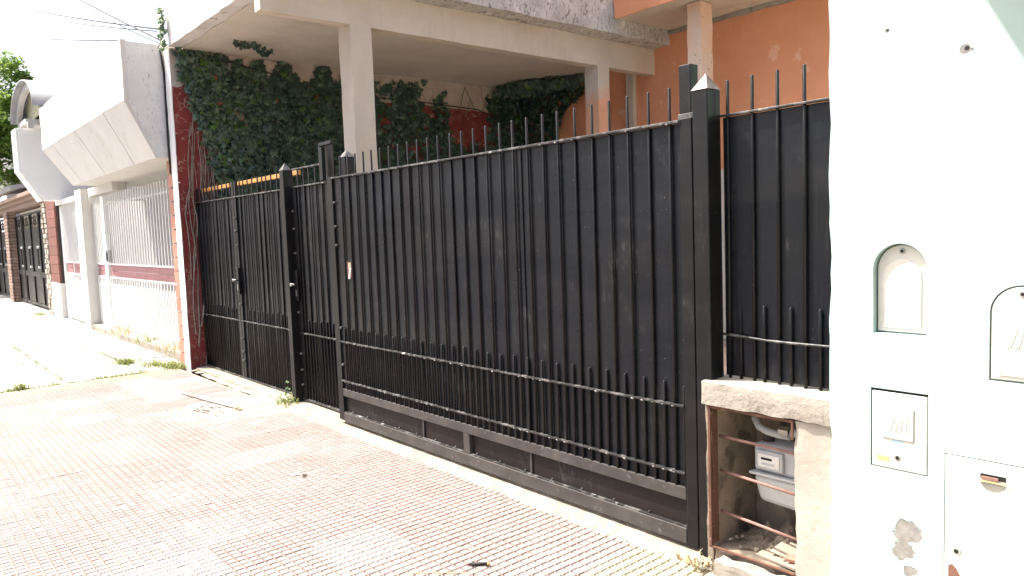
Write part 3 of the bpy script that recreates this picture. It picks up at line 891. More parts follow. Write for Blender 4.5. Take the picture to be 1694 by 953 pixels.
pebbles('rubble', CONCD, 130, lambda r: (r.uniform(.14, .5), r.uniform(.02, .30), .09+r.random()*.03), 'loose crumbs of rubble on the floor of the meter niche', 'rubble', .004, .014, 2)
pebbles('grit', CONC, 260, lambda r: (r.uniform(-7.2, .1), -.10+r.gauss(0, .05)+(0.1 if r.random() < .3 else 0), .004), 'pale grit and cement crumbs along the foot of the gates', 'grit', .003, .009, 3)
pebbles('dark_crumbs', DARKJ, 90, lambda r: (r.uniform(-7, .0), r.uniform(-2.4, .05), .002), 'dark crumbs of soil scattered over the tiled pavement', 'crumbs', .002, .006, 4)
for k, (x, y, s) in enumerate(((.085, -.085, .030), (.115, -.12, .022), (.06, -.05, .018))):
    mb = MB(); pebble_geo((0, 0, 0), s, random.Random(k+50), mb)
    o = link('rubble_stone', mb.mesh('rubble_stone', CONC), None, (x, y, s*.5+.004))
    tag(o, ('largest broken concrete lump at the foot of the capped gate post', 'middle-sized broken concrete lump in front of the wall step', 'smallest concrete lump touching the gate post foot')[k], 'stone')

# ------------------------------------------------------------------ mint wall on the right with its meter boxes
Y = -.08
RW = thing('mint_house', 'sunlit pale mint rendered house front at the right edge', 'house', (1.6, 0, 0))
front_wall = rough_box(.688, 2.2, Y, .22, -.15, 3.6, .055, .0022, 7, 31, .008).build('front_wall', MINT, RW)
def carve(target, cutters):
    """cut real recesses into a wall and keep the result as its mesh"""
    tmp = []
    for mb in cutters:
        c = mb.build('cutter', None); c.location = -parent_origin(target.parent)*0
        tmp.append(c)
        m = target.modifiers.new('cut', 'BOOLEAN'); m.operation = 'DIFFERENCE'; m.object = c; m.solver = 'EXACT'
    bpy.context.view_layer.update()
    dg = bpy.context.evaluated_depsgraph_get()
    me = bpy.data.meshes.new_from_object(target.evaluated_get(dg))
    target.modifiers.clear(); target.data = me
    for c in tmp: bpy.data.objects.remove(c, do_unlink=True)
box('front_wall_far', MINT, RW, 2.201, 7.0, Y+.002, .22, -.15, 3.6)
box('awning_slab', WHITEW, RW, .862, 5.5, -1.35, Y-.004, 2.905, 3.03, .006)
box('return_wall', MINT, RW, .705, .9, .2205, 4.4, -.15, 3.6)

def arch(x0, x1, z0, z1, n=14):
    r = (x1-x0)/2; cz = z1-r; cx = (x0+x1)/2
    return [(x0, z0)]+[(cx-r*math.cos(math.pi*i/n), cz+r*math.sin(math.pi*i/n)) for i in range(n+1)]+[(x1, z0)]
def ring(outer, inner, y0, y1):
    """frame between two outlines with the same point count, extruded y0..y1"""
    n = len(outer); mb = MB()
    vs = [(x, y0, z) for x, z in outer]+[(x, y0, z) for x, z in inner]+[(x, y1, z) for x, z in outer]+[(x, y1, z) for x, z in inner]
    fs = []
    for i in range(n):
        j = (i+1) % n
        fs += [(i, j, n+j, n+i), (2*n+i, 3*n+i, 3*n+j, 2*n+j), (i, 2*n+i, 2*n+j, j), (n+i, n+j, 3*n+j, 3*n+i)]
    return mb.add(vs, fs)
def arched_box(label, x0, x1, z0, z1, dep, sh=.010):
    t = thing('arched_meter_box', label, 'meter box', ((x0+x1)/2, Y, z0))
    yb = Y+dep
    i1 = arch(x0+.003, x1-.003, z0+.003, z1-.003)
    MB().prism(i1, 1, yb-.010, yb-.002).build('recess', BOXREC, t)
    dr = arch(x0+.006, x1-.006, z0+.006, z1-.006)
    MB().prism(dr, 1, yb-.017, yb-.0105).build('door', BOXW, t, bev=.003)
    pn = arch(x0+.026, x1-.026, z0+.02, z1-.055)
    MB().prism(pn, 1, yb-.0205, yb-.0175).build('raised_panel', BOXW, t, bev=.002)
    cx = (x0+x1)/2
    MB().tube([(cx, yb-.0175, z1-.028), (cx, yb-.0215, z1-.028)], [.011, .009], 12).build('lock_ring', BOXREC, t)
    MB().tube([(cx, yb-.0217, z1-.028), (cx, yb-.0225, z1-.028)], [.0058, .0048], 10).build('lock_hole', DARK, t)
    return t, cx, yb-.0207
def bar_emblem(t, cx, cz, s, y, mat):
    """slanting bars cut into blocks, embossed"""
    for k, (dx, cut) in enumerate(((-.9, 1), (-.25, 0), (.3, 1), (.9, 1))):
        seg = [(-1, 1)] if not cut else [(-1, -.36), (-.28, .32), (.40, 1)]
        for a, b in seg:
            sh = .22*(1-(k-1.5)*.35)
            x0, x1 = cx+s*(dx-.2+sh*a), cx+s*(dx-.2+sh*b)
            w = s*.40
            z0, z1 = cz+s*a, cz+s*b
            MB().prism([(x0, z0), (x0+w, z0), (x1+w, z1), (x1, z1)], 1, y-.0016, y).build('emblem_block', mat, t)
A1, A2 = (.853, 1.036, 1.137, 1.462), (1.228, 1.412, 1.010, 1.326)
cut = [MB().prism(arch(*A1), 1, Y-.05, Y+.042), MB().prism(arch(*A2), 1, Y-.05, Y+.016),
       MB().box(.8445, 1.0425, Y-.05, Y+.012, .6405, .9335), MB().box(1.0965, 1.90, Y-.05, Y+.009, .155, .7385)]
carve(front_wall, cut)
t, cx, cz = arched_box('arched off-white meter box with plain door in the mint wall', *A1, .042)
t, cx, yf = arched_box('arched off-white meter box with slanted bar emblem, cut by the right edge', *A2, .016)
bar_emblem(t, 1.322, 1.155, .032, yf, BOXW)

t = thing('meter_cover', 'square off-white meter cover with raised emblem panel set in the mint wall', 'meter box', (.943, Y, .64))
YC = Y+.0118
box('recess_edge', DARK, t, .8455, 1.0415, Y+.0085, Y+.0117, .6415, .9325)
box('cover', BOXW, t, .8495, 1.0395, YC-.0125, Y+.0083, .6435, .9235, .003)
pnl = box('raised_panel', BOXW, t, .889, .996, YC-.0165, YC-.0128, .755, .869, .004)
bar_emblem(pnl, .944, .812, .026, YC-.0167, BOXW)
ring([(.8875, .7535), (.8875, .8705), (.9975, .8705), (.9975, .7535)], [(.8885, .7545), (.8885, .8695), (.9965, .8695), (.9965, .7545)], YC-.0140, YC-.0127).build('panel_groove', BOXREC, t)
box('brass_plate', BRASS, t, .868, .911, YC-.0142, YC-.0127, .668, .687, .001)
MB().tube([(.940, YC-.0126, .688), (.940, YC-.0150, .688)], [.012, .010], 12).build('key_ring', BOXREC, t)
MB().tube([(.941, YC-.0151, .688), (.941, YC-.0158, .688)], .007, 10).build('keyhole', DARK, t)
MB().prism([(.92, .742), (.965, .744), (.962, .751), (.922, .750)], 1, YC-.0134, YC-.0127).build('blue_smudge', BLUEP, t)
MB().prism([(.955, .725), (.961, .725), (.961, .730), (.955, .730)], 1, YC-.0134, YC-.0127).build('blue_smudge', BLUEP, t)

t = thing('cabinet_door', 'large white metal cabinet door with slotted latch low on the mint wall', 'cabinet', (1.5, Y, .2))
YD = Y+.0075
box('frame_gap', DARK, t, 1.0975, 1.899, Y+.004, Y+.0088, .156, .7375)
box('door', WMETAL, t, 1.0995, 1.885, YD-.010, Y+.0038, .16, .735, .003)
sl = box('latch_slot', DARK, t, 1.208, 1.282, YD-.0125, YD-.0104, .678, .694)
box('latch_tongue', RUSTROD, sl, 1.213, 1.262, YD-.018, YD-.0127, .6745, .687, .001)
box('latch_lip', BRASS, sl, 1.203, 1.289, YD-.022, YD-.0127, .6685, .6725, .001)
MB().prism([(1.207, .664), (1.213, .652), (1.226, .642), (1.245, .637), (1.264, .642), (1.277, .652), (1.283, .664)], 1, YD-.0122, YD-.0104).build('thumb_dish', BOXREC, t, bev=.0008)
MB().tube([(1.138, YD-.0104, .402), (1.138, YD-.0140, .402)], [.015, .013], 14).build('lock_ring', BOXREC, t)
MB().tube([(1.138, YD-.0142, .402), (1.138, YD-.0150, .402)], [.008, .007], 10).build('keyhole', DARK, t)
MB().prism([(1.112, .16), (1.112, .345), (1.125, .352), (1.138, .340), (1.150, .318), (1.165, .315), (1.178, .295), (1.185, .25), (1.20, .16)], 1, YD-.0108, YD-.0103).build('bare_primer_patch', BROWNP, t)

# ------------------------------------------------------------------ first neighbour: white house with the tilted box canopy
N1 = thing('white_house', 'white house with a heavy slanted box canopy left of the red wall', 'house', (-10.5, .5, 0))
prof = [(-.46, 3.955), (-.46, 3.245), (-.160, 2.586), (.30, 2.586), (.30, 3.955)]
mb = MB()
XR, XL, XLb = -7.66, -13.30, -12.62
front = rough_box(XL, XR, -.462, -.40, 3.246, 3.957, .2, .004, 4, 41, .012).build('canopy_front', N1WHITE, N1)
MB().prism([(-.398, 3.94), (-.455, 3.243), (-.162, 2.592), (1.9, 2.592), (1.9, 3.94)], 0, XR-.006, XR-.05).build('canopy_side', RENDER, N1)
MB().prism([(-.463, 3.244), (-.155, 2.580), (-.12, 2.600), (-.43, 3.262)], 0, XR, XR-.16).build('canopy_edge_strip', N1WHITE, N1)
n = 6
for k in range(n):
    xa, xb = XR-.165-(XR-.165-XL)*k/n, XR-.165-(XR-.165-XL)*(k+1)/n+.012
    la = XR-.165-(XR-.165-XLb)*k/n; lb = XR-.165-(XR-.165-XLb)*(k+1)/n+.012
    o = -.003 if k % 2 else .0
    MB().add([(xa, -.458+o, 3.244), (xb, -.458+o, 3.244), (lb, -.156+o, 2.586), (la, -.156+o, 2.586), (xa, -.40, 3.244), (xb, -.40, 3.244), (lb, -.11, 2.60), (la, -.11, 2.60)],
        [(0, 1, 2, 3), (7, 6, 5, 4), (0, 4, 5, 1), (1, 5, 6, 2), (2, 6, 7, 3), (3, 7, 4, 0)]).build('canopy_panel', N1WHITE, N1)
MB().add([(XR-.05, -.155, 2.588), (XLb, -.155, 2.588), (XLb, 1.9, 2.588), (XR-.05, 1.9, 2.588), (XR-.05, -.10, 2.62), (XLb, -.10, 2.62), (XLb, 1.9, 2.62), (XR-.05, 1.9, 2.62)],
    [(3, 2, 1, 0), (4, 5, 6, 7), (0, 1, 5, 4), (1, 2, 6, 5), (2, 3, 7, 6), (3, 0, 4, 7)]).build('canopy_soffit', N1WHITE, N1)
MB().add([(XL, -.456, 3.244), (XLb, -.154, 2.588), (XLb, 1.9, 2.588), (XL, 1.9, 3.244)], [(0, 1, 2, 3)]).build('canopy_end', N1WHITE, N1)
box('canopy_top', N1GREY, N1, XL+.02, XR-.06, -.39, 1.9, 3.90, 3.94)
box('wall', N1GREY, N1, -26, -7.605, 1.9, 2.2, -.1, 3.88)
rough_box(-13.98, -13.45, .10, .46, -.05, 2.585, .15, .003, 5, 44, .01).build('pillar', N1WHITE, N1)
MB().prism([(-13.45, 2.585), (-13.45, 2.30), (-13.30, 2.45), (-11.6, 2.45), (-11.6, 2.585)], 1, .22, .44).build('lintel', N1WHITE, N1)
rough_box(-13.44, -7.86, .10, .46, -.05, .10, .12, .010, 6, 45, .03).build('plinth', CONC, N1)
pil = box('tiled_pilaster', DARKJ, N1, -7.855, -7.606, .058, .50, -.05, 2.578)
tm = rough_box(-.118, .118, -.03, .03, 0, .158, .08, .0015, 20, 3, .004).mesh('tile', TERRA)
for k in range(15):
    link('tile', tm, pil, (-7.735+random.uniform(-.003, .003), .046, .004+k*.1715))

def white_fence(name, label, x0, x1, y, n, posts, ztop=2.42, rail=2.255, zb=.05, band=(1.00, 1.20), panels=1, gate=False):
    t = thing(name, label, 'gate' if gate else 'fence', ((x0+x1)/2, y, 0))
    box('top_rail', WMETAL, t, x0, x1, y-.015, y+.015, rail-.014, rail+.014)
    box('bottom_rail', WMETAL, t, x0, x1, y-.015, y+.015, zb+.10, zb+.128)
    box('band_rail', WMETAL, t, x0, x1, y-.018, y+.018, band[1], band[1]+.03)
    box('band_rail', WMETAL, t, x0, x1, y-.018, y+.018, band[0]-.03, band[0])
    w = (x1-x0)/panels
    for k in range(panels):
        MB().box(x0+w*k+.03, x0+w*(k+1)-.03, y-.006, y+.006, band[0]+.001, (band[0]+band[1])/2-.004).build('band_board', MAROON, t)
        MB().box(x0+w*k+.03, x0+w*(k+1)-.03, y-.006, y+.006, (band[0]+band[1])/2+.004, band[1]-.001).build('band_board', MAROON, t)
        if k: box('band_divider', WMETAL, t, x0+w*k-.028, x0+w*k+.028, y-.018, y+.018, band[0]+.0005, band[1]-.0005)
    up = MB().box(-.014, .014, -.008, .008, 0, ztop-band[1]-.031).mesh('bar', WMETAL)
    dn = MB().box(-.014, .014, -.008, .008, 0, band[0]-.031-zb).mesh('bar', WMETAL)
    for k in range(n):
        x = x0+(k+.5)*(x1-x0)/n
        link('bar', up, t, (x, y-.024, band[1]+.031)); link('bar', dn, t, (x, y-.024, zb))
    dn2 = MB().box(-.011, .011, -.008, .008, 0, band[0]-.12-zb).mesh('bar', WMETAL)
    for k in range(n-1):
        x = x0+(k+1)*(x1-x0)/n
        link('bar', dn2, t, (x, y-.024, zb))
    for a, b in posts:
        box('fence_post', WMETAL, t, a, b, y-.04, y+.04, .0, ztop-.01, .004)
    return t
wf = white_fence('white_fence', 'long white bar fence with one maroon band beside the terracotta tiled pilaster', -12.50, -7.87, .30, 32, [(-12.72, -12.51)], zb=.11)
b = box('intercom_box', METER, wf, -12.42, -12.24, .225, .262, 1.25, 1.45, .006)
box('box_hood', WMETAL, b, -12.45, -12.21, .19, .262, 1.452, 1.48, .004)
box('box_flap', DARKJ, b, -12.40, -12.28, .215, .224, 1.27, 1.42, .003)
white_fence('white_side_gate', 'narrow white bar gate with maroon inset right of the white pillar', -13.42, -12.73, .30, 6, [], zb=.06, gate=True)
wg = white_fence('white_garage_gate', 'white bar gate with three maroon insets left of the white pillar', -16.35, -14.0, .30, 20, [(-16.55, -16.36)], zb=.03, panels=3, rail=2.2, gate=True)
box('head_box', WMETAL, wg, -16.75, -14.0, .20, .42, 2.43, 2.53, .004)
box('kick_rail', WMETAL, wg, -16.35, -14.0, .262, .30, .03, .145)

# ------------------------------------------------------------------ second neighbour: barrel canopy
N2 = thing('barrel_canopy_house', 'white house with a translucent barrel canopy above its slanted balcony box', 'house', (-17, .5, 0))
MB().prism([(-.44, 3.97), (-.44, 3.13), (-.08, 2.515), (3.0, 2.515), (3.0, 3.97)], 0, -16.0, -16.38).build('balcony_box', N2WHITE, N2, bev=.01)
MB().prism([(-.48, 3.97), (-.48, 3.12), (-.12, 2.505), (-.085, 2.513), (-.445, 3.13), (-.445, 3.97)], 0, -16.03, -16.62).build('balcony_front', N2WHITE, N2)
box('wall', N1GREY, N2, -20, -16.45, 2.6, 3.0, 0, 4.0)
def vault():
    n = 18; cx, rx, rz, zb = -15.75, 1.42, .66, 4.19
    def arc(k, d): 
        a = math.pi*k/n
        return (cx-(rx-d)*math.cos(a), zb+(rz-d)*math.sin(a))
    mb = MB()
    for y0, y1, nm, mt_, d in ((-.40, 3.2, 'barrel_sheet', ROOFG, 0),):
        vs, fs = [], []
        for k in range(n+1):
            x, z = arc(k, 0); x2, z2 = arc(k, .03)
            vs += [(x, y0, z), (x, y1, z), (x2, y0, z2), (x2, y1, z2)]
        for k in range(n):
            a, b = 4*k, 4*k+4
            fs += [(a, b, b+1, a+1), (a+2, a+3, b+3, b+2), (a, a+2, b+2, b)]
        MB().add(vs, fs).build(nm, mt_, N2, True)
    vs, fs = [], []
    for k in range(n+1):
        x, z = arc(k, .05); x2, z2 = arc(k, .16)
        vs += [(x, -.30, z), (x2, -.30, z2), (x, -.20, z), (x2, -.20, z2)]
    for k in range(n):
        a, b = 4*k, 4*k+4
        fs += [(a, b, b+1, a+1), (a+2, a+3, b+3, b+2), (a+1, b+1, b+3, a+3)]
    MB().add(vs, fs).build('arch_rib', N1GREY, N2)
    vs = [(cx, -.12, zb)]+[(arc(k, .05)[0], -.12, arc(k, .05)[1]) for k in range(n+1)]
    MB().add(vs, [(0, k+1, k+2) for k in range(n)]).build('translucent_panel', CANOPY, N2)
    box('sill_beam', N1GREY, N2, -17.15, -16.1, -.28, .35, 4.10, 4.185)
    for x in (-16.95, -15.9):
        box('canopy_prop', N1GREY, N2, x-.05, x+.05, -.28, -.18, 3.97, 4.10)
vault()
bp = thing('red_brick_pier', 'dark red tiled pier on a white base beside the white garage gate', 'pier', (-17, .3, 0))
box('core', DARKJ, bp, -17.55, -16.58, .205, .60, .76, 2.58)
rough_box(-17.62, -16.56, .16, .64, -.05, .757, .2, .004, 5, 51, .01).build('base', N1WHITE, bp)
rm = rough_box(-.482, .482, -.02, .02, 0, .196, .2, .002, 12, 6, .003).mesh('tile', REDTILE)
for k in range(9):
    link('tile', rm, bp, (-17.065, .19, .762+k*.2015))
sp = thing('stone_pier', 'jagged mixed stone pier between the black garden gate and the dark red pier', 'pier', (-17.9, .3, 0))
box('core', CONCD, sp, -18.15, -17.63, .20, .6, -.05, 2.58)
rs = random.Random(9)
for k in range(22):
    for side in (0, 1):
        h = .10; w = rs.uniform(.16, .30)
        xa = -18.17 if side == 0 else -17.63-w
        rough_box(xa, xa+w, .17-rs.random()*.03, .22, .01+k*.116, .01+k*.116+h, .06, .006, 14, k*2+side, .012).build('stone', STONE, sp)

def dark_gate(label, x0, x1, y, n, h=2.45):
    t = thing('black_garden_gate', label, 'gate', ((x0+x1)/2, y, 0))
    w = (x1-x0)/n
    for k in range(n):
        a, b = x0+k*w+.01, x0+(k+1)*w-.01
        box('upper_panel', BLACK, t, a+.05, b-.05, y+.01, y+.03, .93, h-.38)
        box('lower_panel', BLACK, t, a+.05, b-.05, y+.01, y+.03, .12, .80)
        box('leaf_frame', BLACK, t, a, a+.05, y-.02, y+.04, .06, h)
        box('leaf_frame', BLACK, t, b-.05, b, y-.02, y+.04, .06, h)
        box('cross_rail', BLACK, t, a+.051, b-.051, y-.02, y+.04, .801, .929)
        box('top_rail', BLACK, t, a+.051, b-.051, y-.02, y+.04, h-.05, h)
        box('foot_rail', BLACK, t, a+.051, b-.051, y-.02, y+.04, .06, .119)
        mb = MB()
        mb.tube([(a+.06, y+.01, h-.37), (b-.06, y+.01, h-.06)], .012, 5).tube([(a+.06, y+.01, h-.06), (b-.06, y+.01, h-.37)], .012, 5)
        cx_, cz_ = (a+b)/2, h-.215
        mb.tube([(cx_+.13*math.cos(q*math.pi/6), y+.01, cz_+.13*math.sin(q*math.pi/6)) for q in range(13)], .012, 5)
        mb.build('scrollwork', BLACK, t)
        for z in (1.55, 1.05):
            MB().tube([(b-.12, y-.02, z), (b-.12, y-.06, z)], [.035, .03], 8).build('boss', WMETAL, t)
        MB().tube([(b-.12, y-.045, 1.05), (b-.12, y-.045, 1.55)], .014, 6).build('pull_bar', BLACK, t)
    return t
dark_gate('black panelled double garden gate beside the jagged stone pier', -22.2, -18.25, .30, 3)
dark_gate('single-leaf black garden door right of the nearest ribbed brick pillar', -23.45, -22.3, .30, 1)
dark_gate('black panelled garden gate left of the nearest ribbed brick pillar', -28.3, -24.4, .30, 3)
dark_gate('farthest black panelled garden gate at the left edge', -34.0, -29.3, .30, 3)
def brick_pillar(label, x0, x1, seed):
    t = thing('ribbed_brick_pillar', label, 'pillar', ((x0+x1)/2, .3, 0))
    box('core', DARKJ, t, x0+.03, x1-.03, .16, .33, -.05, 2.58)
    m1 = rough_box(-(x1-x0)/2, (x1-x0)/2, -.02, .02, 0, .082, .2, .003, 9, seed, .006).mesh('brick', BRICK)
    m2 = rough_box(-(x1-x0)/2+.06, (x1-x0)/2-.06, -.02, .02, 0, .082, .2, .003, 9, seed+1, .006).mesh('brick', BRICK)
    m3 = rough_box(-.02, .02, -.09, .09, 0, .082, .2, .003, 9, seed+2, .006).mesh('brick', BRICK)
    for k in range(28):
        link('brick', m1 if k % 2 else m2, t, ((x0+x1)/2, .13, .01+k*.092))
        link('brick', m3, t, (x1-.015 if k % 2 else x1-.04, .25, .01+k*.092))
    return t
brick_pillar('nearest ribbed brick pillar among the black garden gates', -24.3, -23.55, 60)
brick_pillar('farther ribbed brick pillar near the left edge', -29.2, -28.4, 70)
cw = thing('brick_garden_wall', 'long brown brick lintel with stepped cornice above the black garden gates', 'wall', (-23, .4, 2.6))
box('lintel', BRICK, cw, -34, -18.2, .14, .55, 2.58, 2.70)
box('cornice', BRICK, cw, -34, -18.15, .06, .60, 2.701, 2.79, .01)
box('cornice', BRICK, cw, -34, -18.10, -.02, .64, 2.791, 2.88, .01)
eh = thing('brick_house', 'low brick house with dark sloping eaves behind the black garden gates', 'house', (-22, 4, 0))
box('wall', BRICK, eh, -34, -18.5, 3.2, 3.5, 0, 3.2)
MB().prism([(-.1, 3.02), (3.4, 3.62), (3.4, 3.70), (-.15, 3.12)], 0, -23.8, -20.4).build('eave_roof', ROOFG, eh)
box('far_wall', GREYPAINT, eh, -60, -34.2, 1.4, 1.8, 0, 3.9)

# ------------------------------------------------------------------ tree
def tree(label, bx, by, h, cr, seed, group=None, nleaf=9000, cz=None):
    rnd = random.Random(seed)
    t = thing('street_tree', label, 'tree', (bx, by, 0), group)
    cz = cz or h-cr
    mb = MB()
    mb.tube([(bx, by, -.1), (bx+.05, by, h*.25), (bx-.05, by+.05, h*.5), (bx, by, cz+cr*.3)], [.20, .16, .11, .05], 9)
    tips = []
    for k in range(16):
        a = rnd.uniform(0, 2*math.pi); z0 = rnd.uniform(h*.3, cz+cr*.2)
        L = cr*rnd.uniform(.55, .95)
        p0 = Vector((bx, by, z0)); p1 = p0+Vector((math.cos(a)*L, math.sin(a)*L, L*rnd.uniform(.1, .8)))
        mid = (p0+p1)/2+Vector((0, 0, -.1*L)); tips += [p1, mid]
        mb.tube([p0, mid, p1], [.06, .04, .012], 6)
    mb.build('trunk', BARK, t, True)
    clumps = []
    for _ in range(85):
        d = Vector((rnd.gauss(0, 1), rnd.gauss(0, 1), rnd.gauss(0, 1))).normalized()
        q = rnd.random()**.45
        clumps.append((Vector((bx, by, cz))+Vector((d.x*cr*q, d.y*cr*q, d.z*cr*1.25*q)), rnd.uniform(.25, .6)*cr*.4))
    mb = MB()
    for _ in range(nleaf):
        c, r = rnd.choice(clumps)
        d = Vector((rnd.gauss(0, 1), rnd.gauss(0, 1), rnd.gauss(0, .8))).normalized()
        p = c+d*r*rnd.random()**.4
        s = rnd.uniform(.06, .12)
        a = Vector((rnd.gauss(0, 1), rnd.gauss(0, 1), rnd.gauss(0, .5))).normalized()
        b = a.cross(Vector((rnd.gauss(0, .4), rnd.gauss(0, .4), 1))).normalized()
        mb.add([p-a*s, p-b*s*.55+Vector((0, 0, s*.2)), p+a*s, p+b*s*.55+Vector((0, 0, s*.2))], [(0, 1, 2, 3)])
    o = mb.build('crown', TREEL, t); o['kind'] = 'stuff'
    return t
tree('leafy green street tree beyond the barrel canopy house', -30, -.30, 9.0, 2.5, 1, 'trees down the street', 26000, cz=6.0)
tree('farther green tree low behind the street tree', -44, -.6, 7.4, 3.0, 2, 'trees down the street', 9000, cz=5.0)

# ------------------------------------------------------------------ overhead wires
def wire(label, a, b, sag, r=.011, name='overhead_wire'):
    a, b = Vector(a), Vector(b)
    pts = [a.lerp(b, i/24)+Vector((0, 0, -sag*4*(i/24)*(1-i/24))) for i in range(25)]
    return tag(MB().tube(pts, r, 5).build(name, CABLE, None, True), label, 'wire')
wire('upper overhead wire running from the top left corner to the house corner', (-34, 1.69, 11.35), (-7.55, .06, 4.10), .10, .011)
wire('second overhead wire just below the upper one', (-34, 1.69, 11.20), (-7.55, .08, 4.08), .16, .007)
wire('lowest overhead wire reaching the white canopy from the left', (-34, 1.29, 10.15), (-11.6, .50, 4.90), .12, .009)
wire('thick dark service wire dropping steeply to the white canopy corner', (-16.8, .29, 7.30), (-7.70, .05, 3.99), .03, .012)
wire('thin service wire beside the thick dark one', (-16.8, .40, 7.30), (-7.80, .08, 3.97), .10, .006)
tag(MB().tube([(-8.9, .10, 3.96), (-8.3, .10, 4.0), (-7.75, .02, 3.98), (-7.66, -.02, 3.92), (-7.635, .0, 3.6), (-7.63, -.008, 2.9), (-7.63, -.008, 2.4)], .012, 6).build('down_cable', CABLE, None, True),
    'black cable running down between the stained canopy side and the white wall end', 'cable')

# ------------------------------------------------------------------ weeds and litter
def tuft(label, x, y, z, n, h, spread, mat=None, seed=1, name='weed_tuft', leafy=0):
    rnd = random.Random(seed)
    t = thing(name, label, 'weed', (x, y, z), 'weeds in the pavement joints')
    mb = MB()
    for _ in range(n):
        bx, by = x+rnd.gauss(0, spread*.5), y+rnd.gauss(0, spread*.35)
        a = rnd.uniform(0, 2*math.pi); L = h*rnd.uniform(.5, 1.1); w = rnd.uniform(.003, .006)
        d = Vector((math.cos(a), math.sin(a), 0)); s = Vector((-math.sin(a), math.cos(a), 0))*w
        p0 = Vector((bx, by, z-.01)); p1 = p0+d*L*.3+Vector((0, 0, L*.6)); p2 = p0+d*L*.8+Vector((0, 0, L*rnd.uniform(.5, .95)))
        mb.add([p0-s, p0+s, p1+s, p1-s, p2], [(0, 1, 2, 3), (3, 2, 4)])
    mb.build('blades', mat or GRASS, t)['kind'] = 'stuff'
    if leafy:
        for k in range(leafy):
            vs, fs = geos[k % 6]
            m = leaf_matrix(Vector((x+rnd.gauss(0, spread), y-.01-rnd.random()*spread*.6, z+rnd.uniform(.01, h))), Vector((rnd.gauss(.3, .4), -.6, .9)), rnd.uniform(.014, .026), rnd.uniform(0, 6))
            MB().add([m @ Vector(v) for v in vs], fs).build('leaf', IVYLIGHT, t)
    return t
tuft('leafy green weed at the foot of the slim capped post', -4.62, .03, .012, 60, .09, .13, seed=3, leafy=26)
tuft('thin climbing weed against the slim capped post', -4.665, .06, .012, 5, .22, .02, seed=4, leafy=6)
tuft('bright green weed patch at the foot of the white wall end', -7.76, -.09, .0, 260, .10, .22, seed=5)
tuft('green weed patch left of the white wall end in the slab joint', -8.1, -.22, 0, 170, .09, .22, seed=6)
tuft('spreading weed with flat leaves in the pale slabs', -8.6, -.46, 0, 150, .11, .20, seed=7)
tuft('small weed in the pale slabs nearest the street', -7.70, -1.72, 0, 60, .11, .09, seed=8)
tuft('grassy weed at the foot of the stone pier', -17.9, -.05, 0, 90, .10, .35, seed=9)
tuft('dry straw weeds hanging over the plinth of the white fence', -11.3, .12, .10, 60, .22, .45, STRAW, 10)
tuft('straw and grass clump on the plinth near the tiled pilaster', -8.6, .12, .09, 60, .20, .35, STRAW, 11)
tuft('yellow-green weed on the plinth middle', -9.9, .10, .09, 36, .16, .20, GRASS, 12)
tuft('dry straw tuft beside the capped near gate post', .07, -.10, .004, 50, .07, .07, STRAW, 13)
tuft('short dry grass on the mortar smear by the twigs', -4.75, -.40, .004, 30, .04, .08, STRAW, 14)
k = 0
mbw = MB(); rw = random.Random(77)
for _ in range(800):                                    # moss and grass in the long joint
    y = -3.4+rw.random()*3.4
    if noise.noise(Vector((y*2.2, 0, 0))) < -.12: continue
    x = -7.66+rw.gauss(0, .02); a = rw.uniform(0, 6.28); L = rw.uniform(.025, .07)
    d = Vector((math.cos(a), math.sin(a), 0)); s = Vector((-d.y, d.x, 0))*.005
    p = Vector((x, y, -.006)); mbw.add([p-s, p+s, p+d*L*.6+Vector((0, 0, L))], [(0, 1, 2)])
for _ in range(420):
    x = -7.7-rw.random()*4.5; y = rw.choice((-.46, -1.28, .36))+rw.gauss(0, .012)
    if noise.noise(Vector((x*1.6, y, 0))) < .0: continue
    a = rw.uniform(0, 6.28); L = rw.uniform(.02, .06)
    d = Vector((math.cos(a), math.sin(a), 0)); s = Vector((-d.y, d.x, 0))*.005
    p = Vector((x, y, -.006)); mbw.add([p-s, p+s, p+d*L*.6+Vector((0, 0, L))], [(0, 1, 2)])
o = mbw.build('joint_grass', GRASS, None); o['kind'] = 'stuff'
tag(o, 'fine green grass growing in the joints of the pale pavement', 'grass')

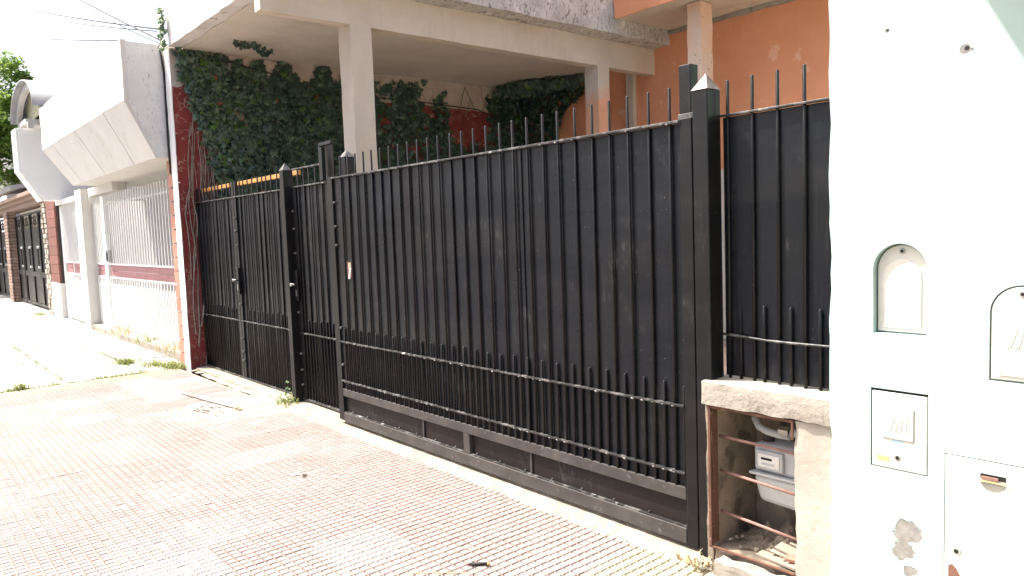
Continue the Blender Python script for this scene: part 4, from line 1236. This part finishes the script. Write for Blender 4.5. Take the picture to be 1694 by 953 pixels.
lt = thing('cigarette_lighter', 'small dark pocket lighter with yellow tip lying on the pink tiles', 'lighter', (-.63, -.80, .004))
MB().tube([(-.665, -.83, .010), (-.612, -.775, .010)], .0075, 8).build('body', CABLE, lt, True)
MB().tube([(-.611, -.774, .010), (-.603, -.766, .010)], .0072, 8).build('cap', WOOD, lt, True)
MB().tube([(-.678, -.845, .008), (-.666, -.831, .0095)], [.003, .007], 8).build('neck', RUST, lt, True)
mb = MB(); mb.add(*leaf_geo(91)); o = link('fallen_leaf', mb.mesh('fallen_leaf', DARKJ), None, (-2.48, -.81, .014)); o.scale = (.03, .03, .03); o.rotation_euler = (.3, .2, 1)
tag(o, 'single dry brown leaf lying on the pink tiles', 'leaf')
mb = MB(); mb.add(*leaf_geo(92)); o = link('paper_scrap', mb.mesh('paper_scrap', WHITEW), None, (-2.56, -.84, .010)); o.scale = (.05, .03, .03); o.rotation_euler = (.1, .1, 1.9)
tag(o, 'white paper scrap beside the dry leaf on the tiles', 'paper')
tag(MB().tube([(-.79, -1.08, .006), (-.70, -.98, .007), (-.62, -.90, .006), (-.575, -.86, .007)], .0022, 5).build('thin_stick', STRAW, None), 'long thin pale stick on the tiles near the lighter', 'stick')
ry = random.Random(4)
tp = thing('twig_pile', 'small pile of dark twigs on the mortar-smeared tiles', 'twigs', (-4.95, -.60, 0))
for k in range(13):
    x, y = -5.0+ry.gauss(0, .16), -.60+ry.gauss(0, .06); a = ry.gauss(.5, .5); L = ry.uniform(.04, .12)
    MB().tube([(x, y, .006), (x+math.cos(a)*L*.5, y+math.sin(a)*L*.5, .014), (x+math.cos(a)*L, y+math.sin(a)*L, .006)], .003, 5).build('twig', DARKJ, tp)
MB().tube([(-5.9, -.55, .006), (-5.4, -.50, .008), (-5.0, -.44, .007), (-4.7, -.40, .006)], .004, 5).build('long_twig', DARKJ, tp)

# ------------------------------------------------------------------ render
scene.render.engine = 'CYCLES'
scene.cycles.max_bounces = 8
scene.cycles.diffuse_bounces = 5
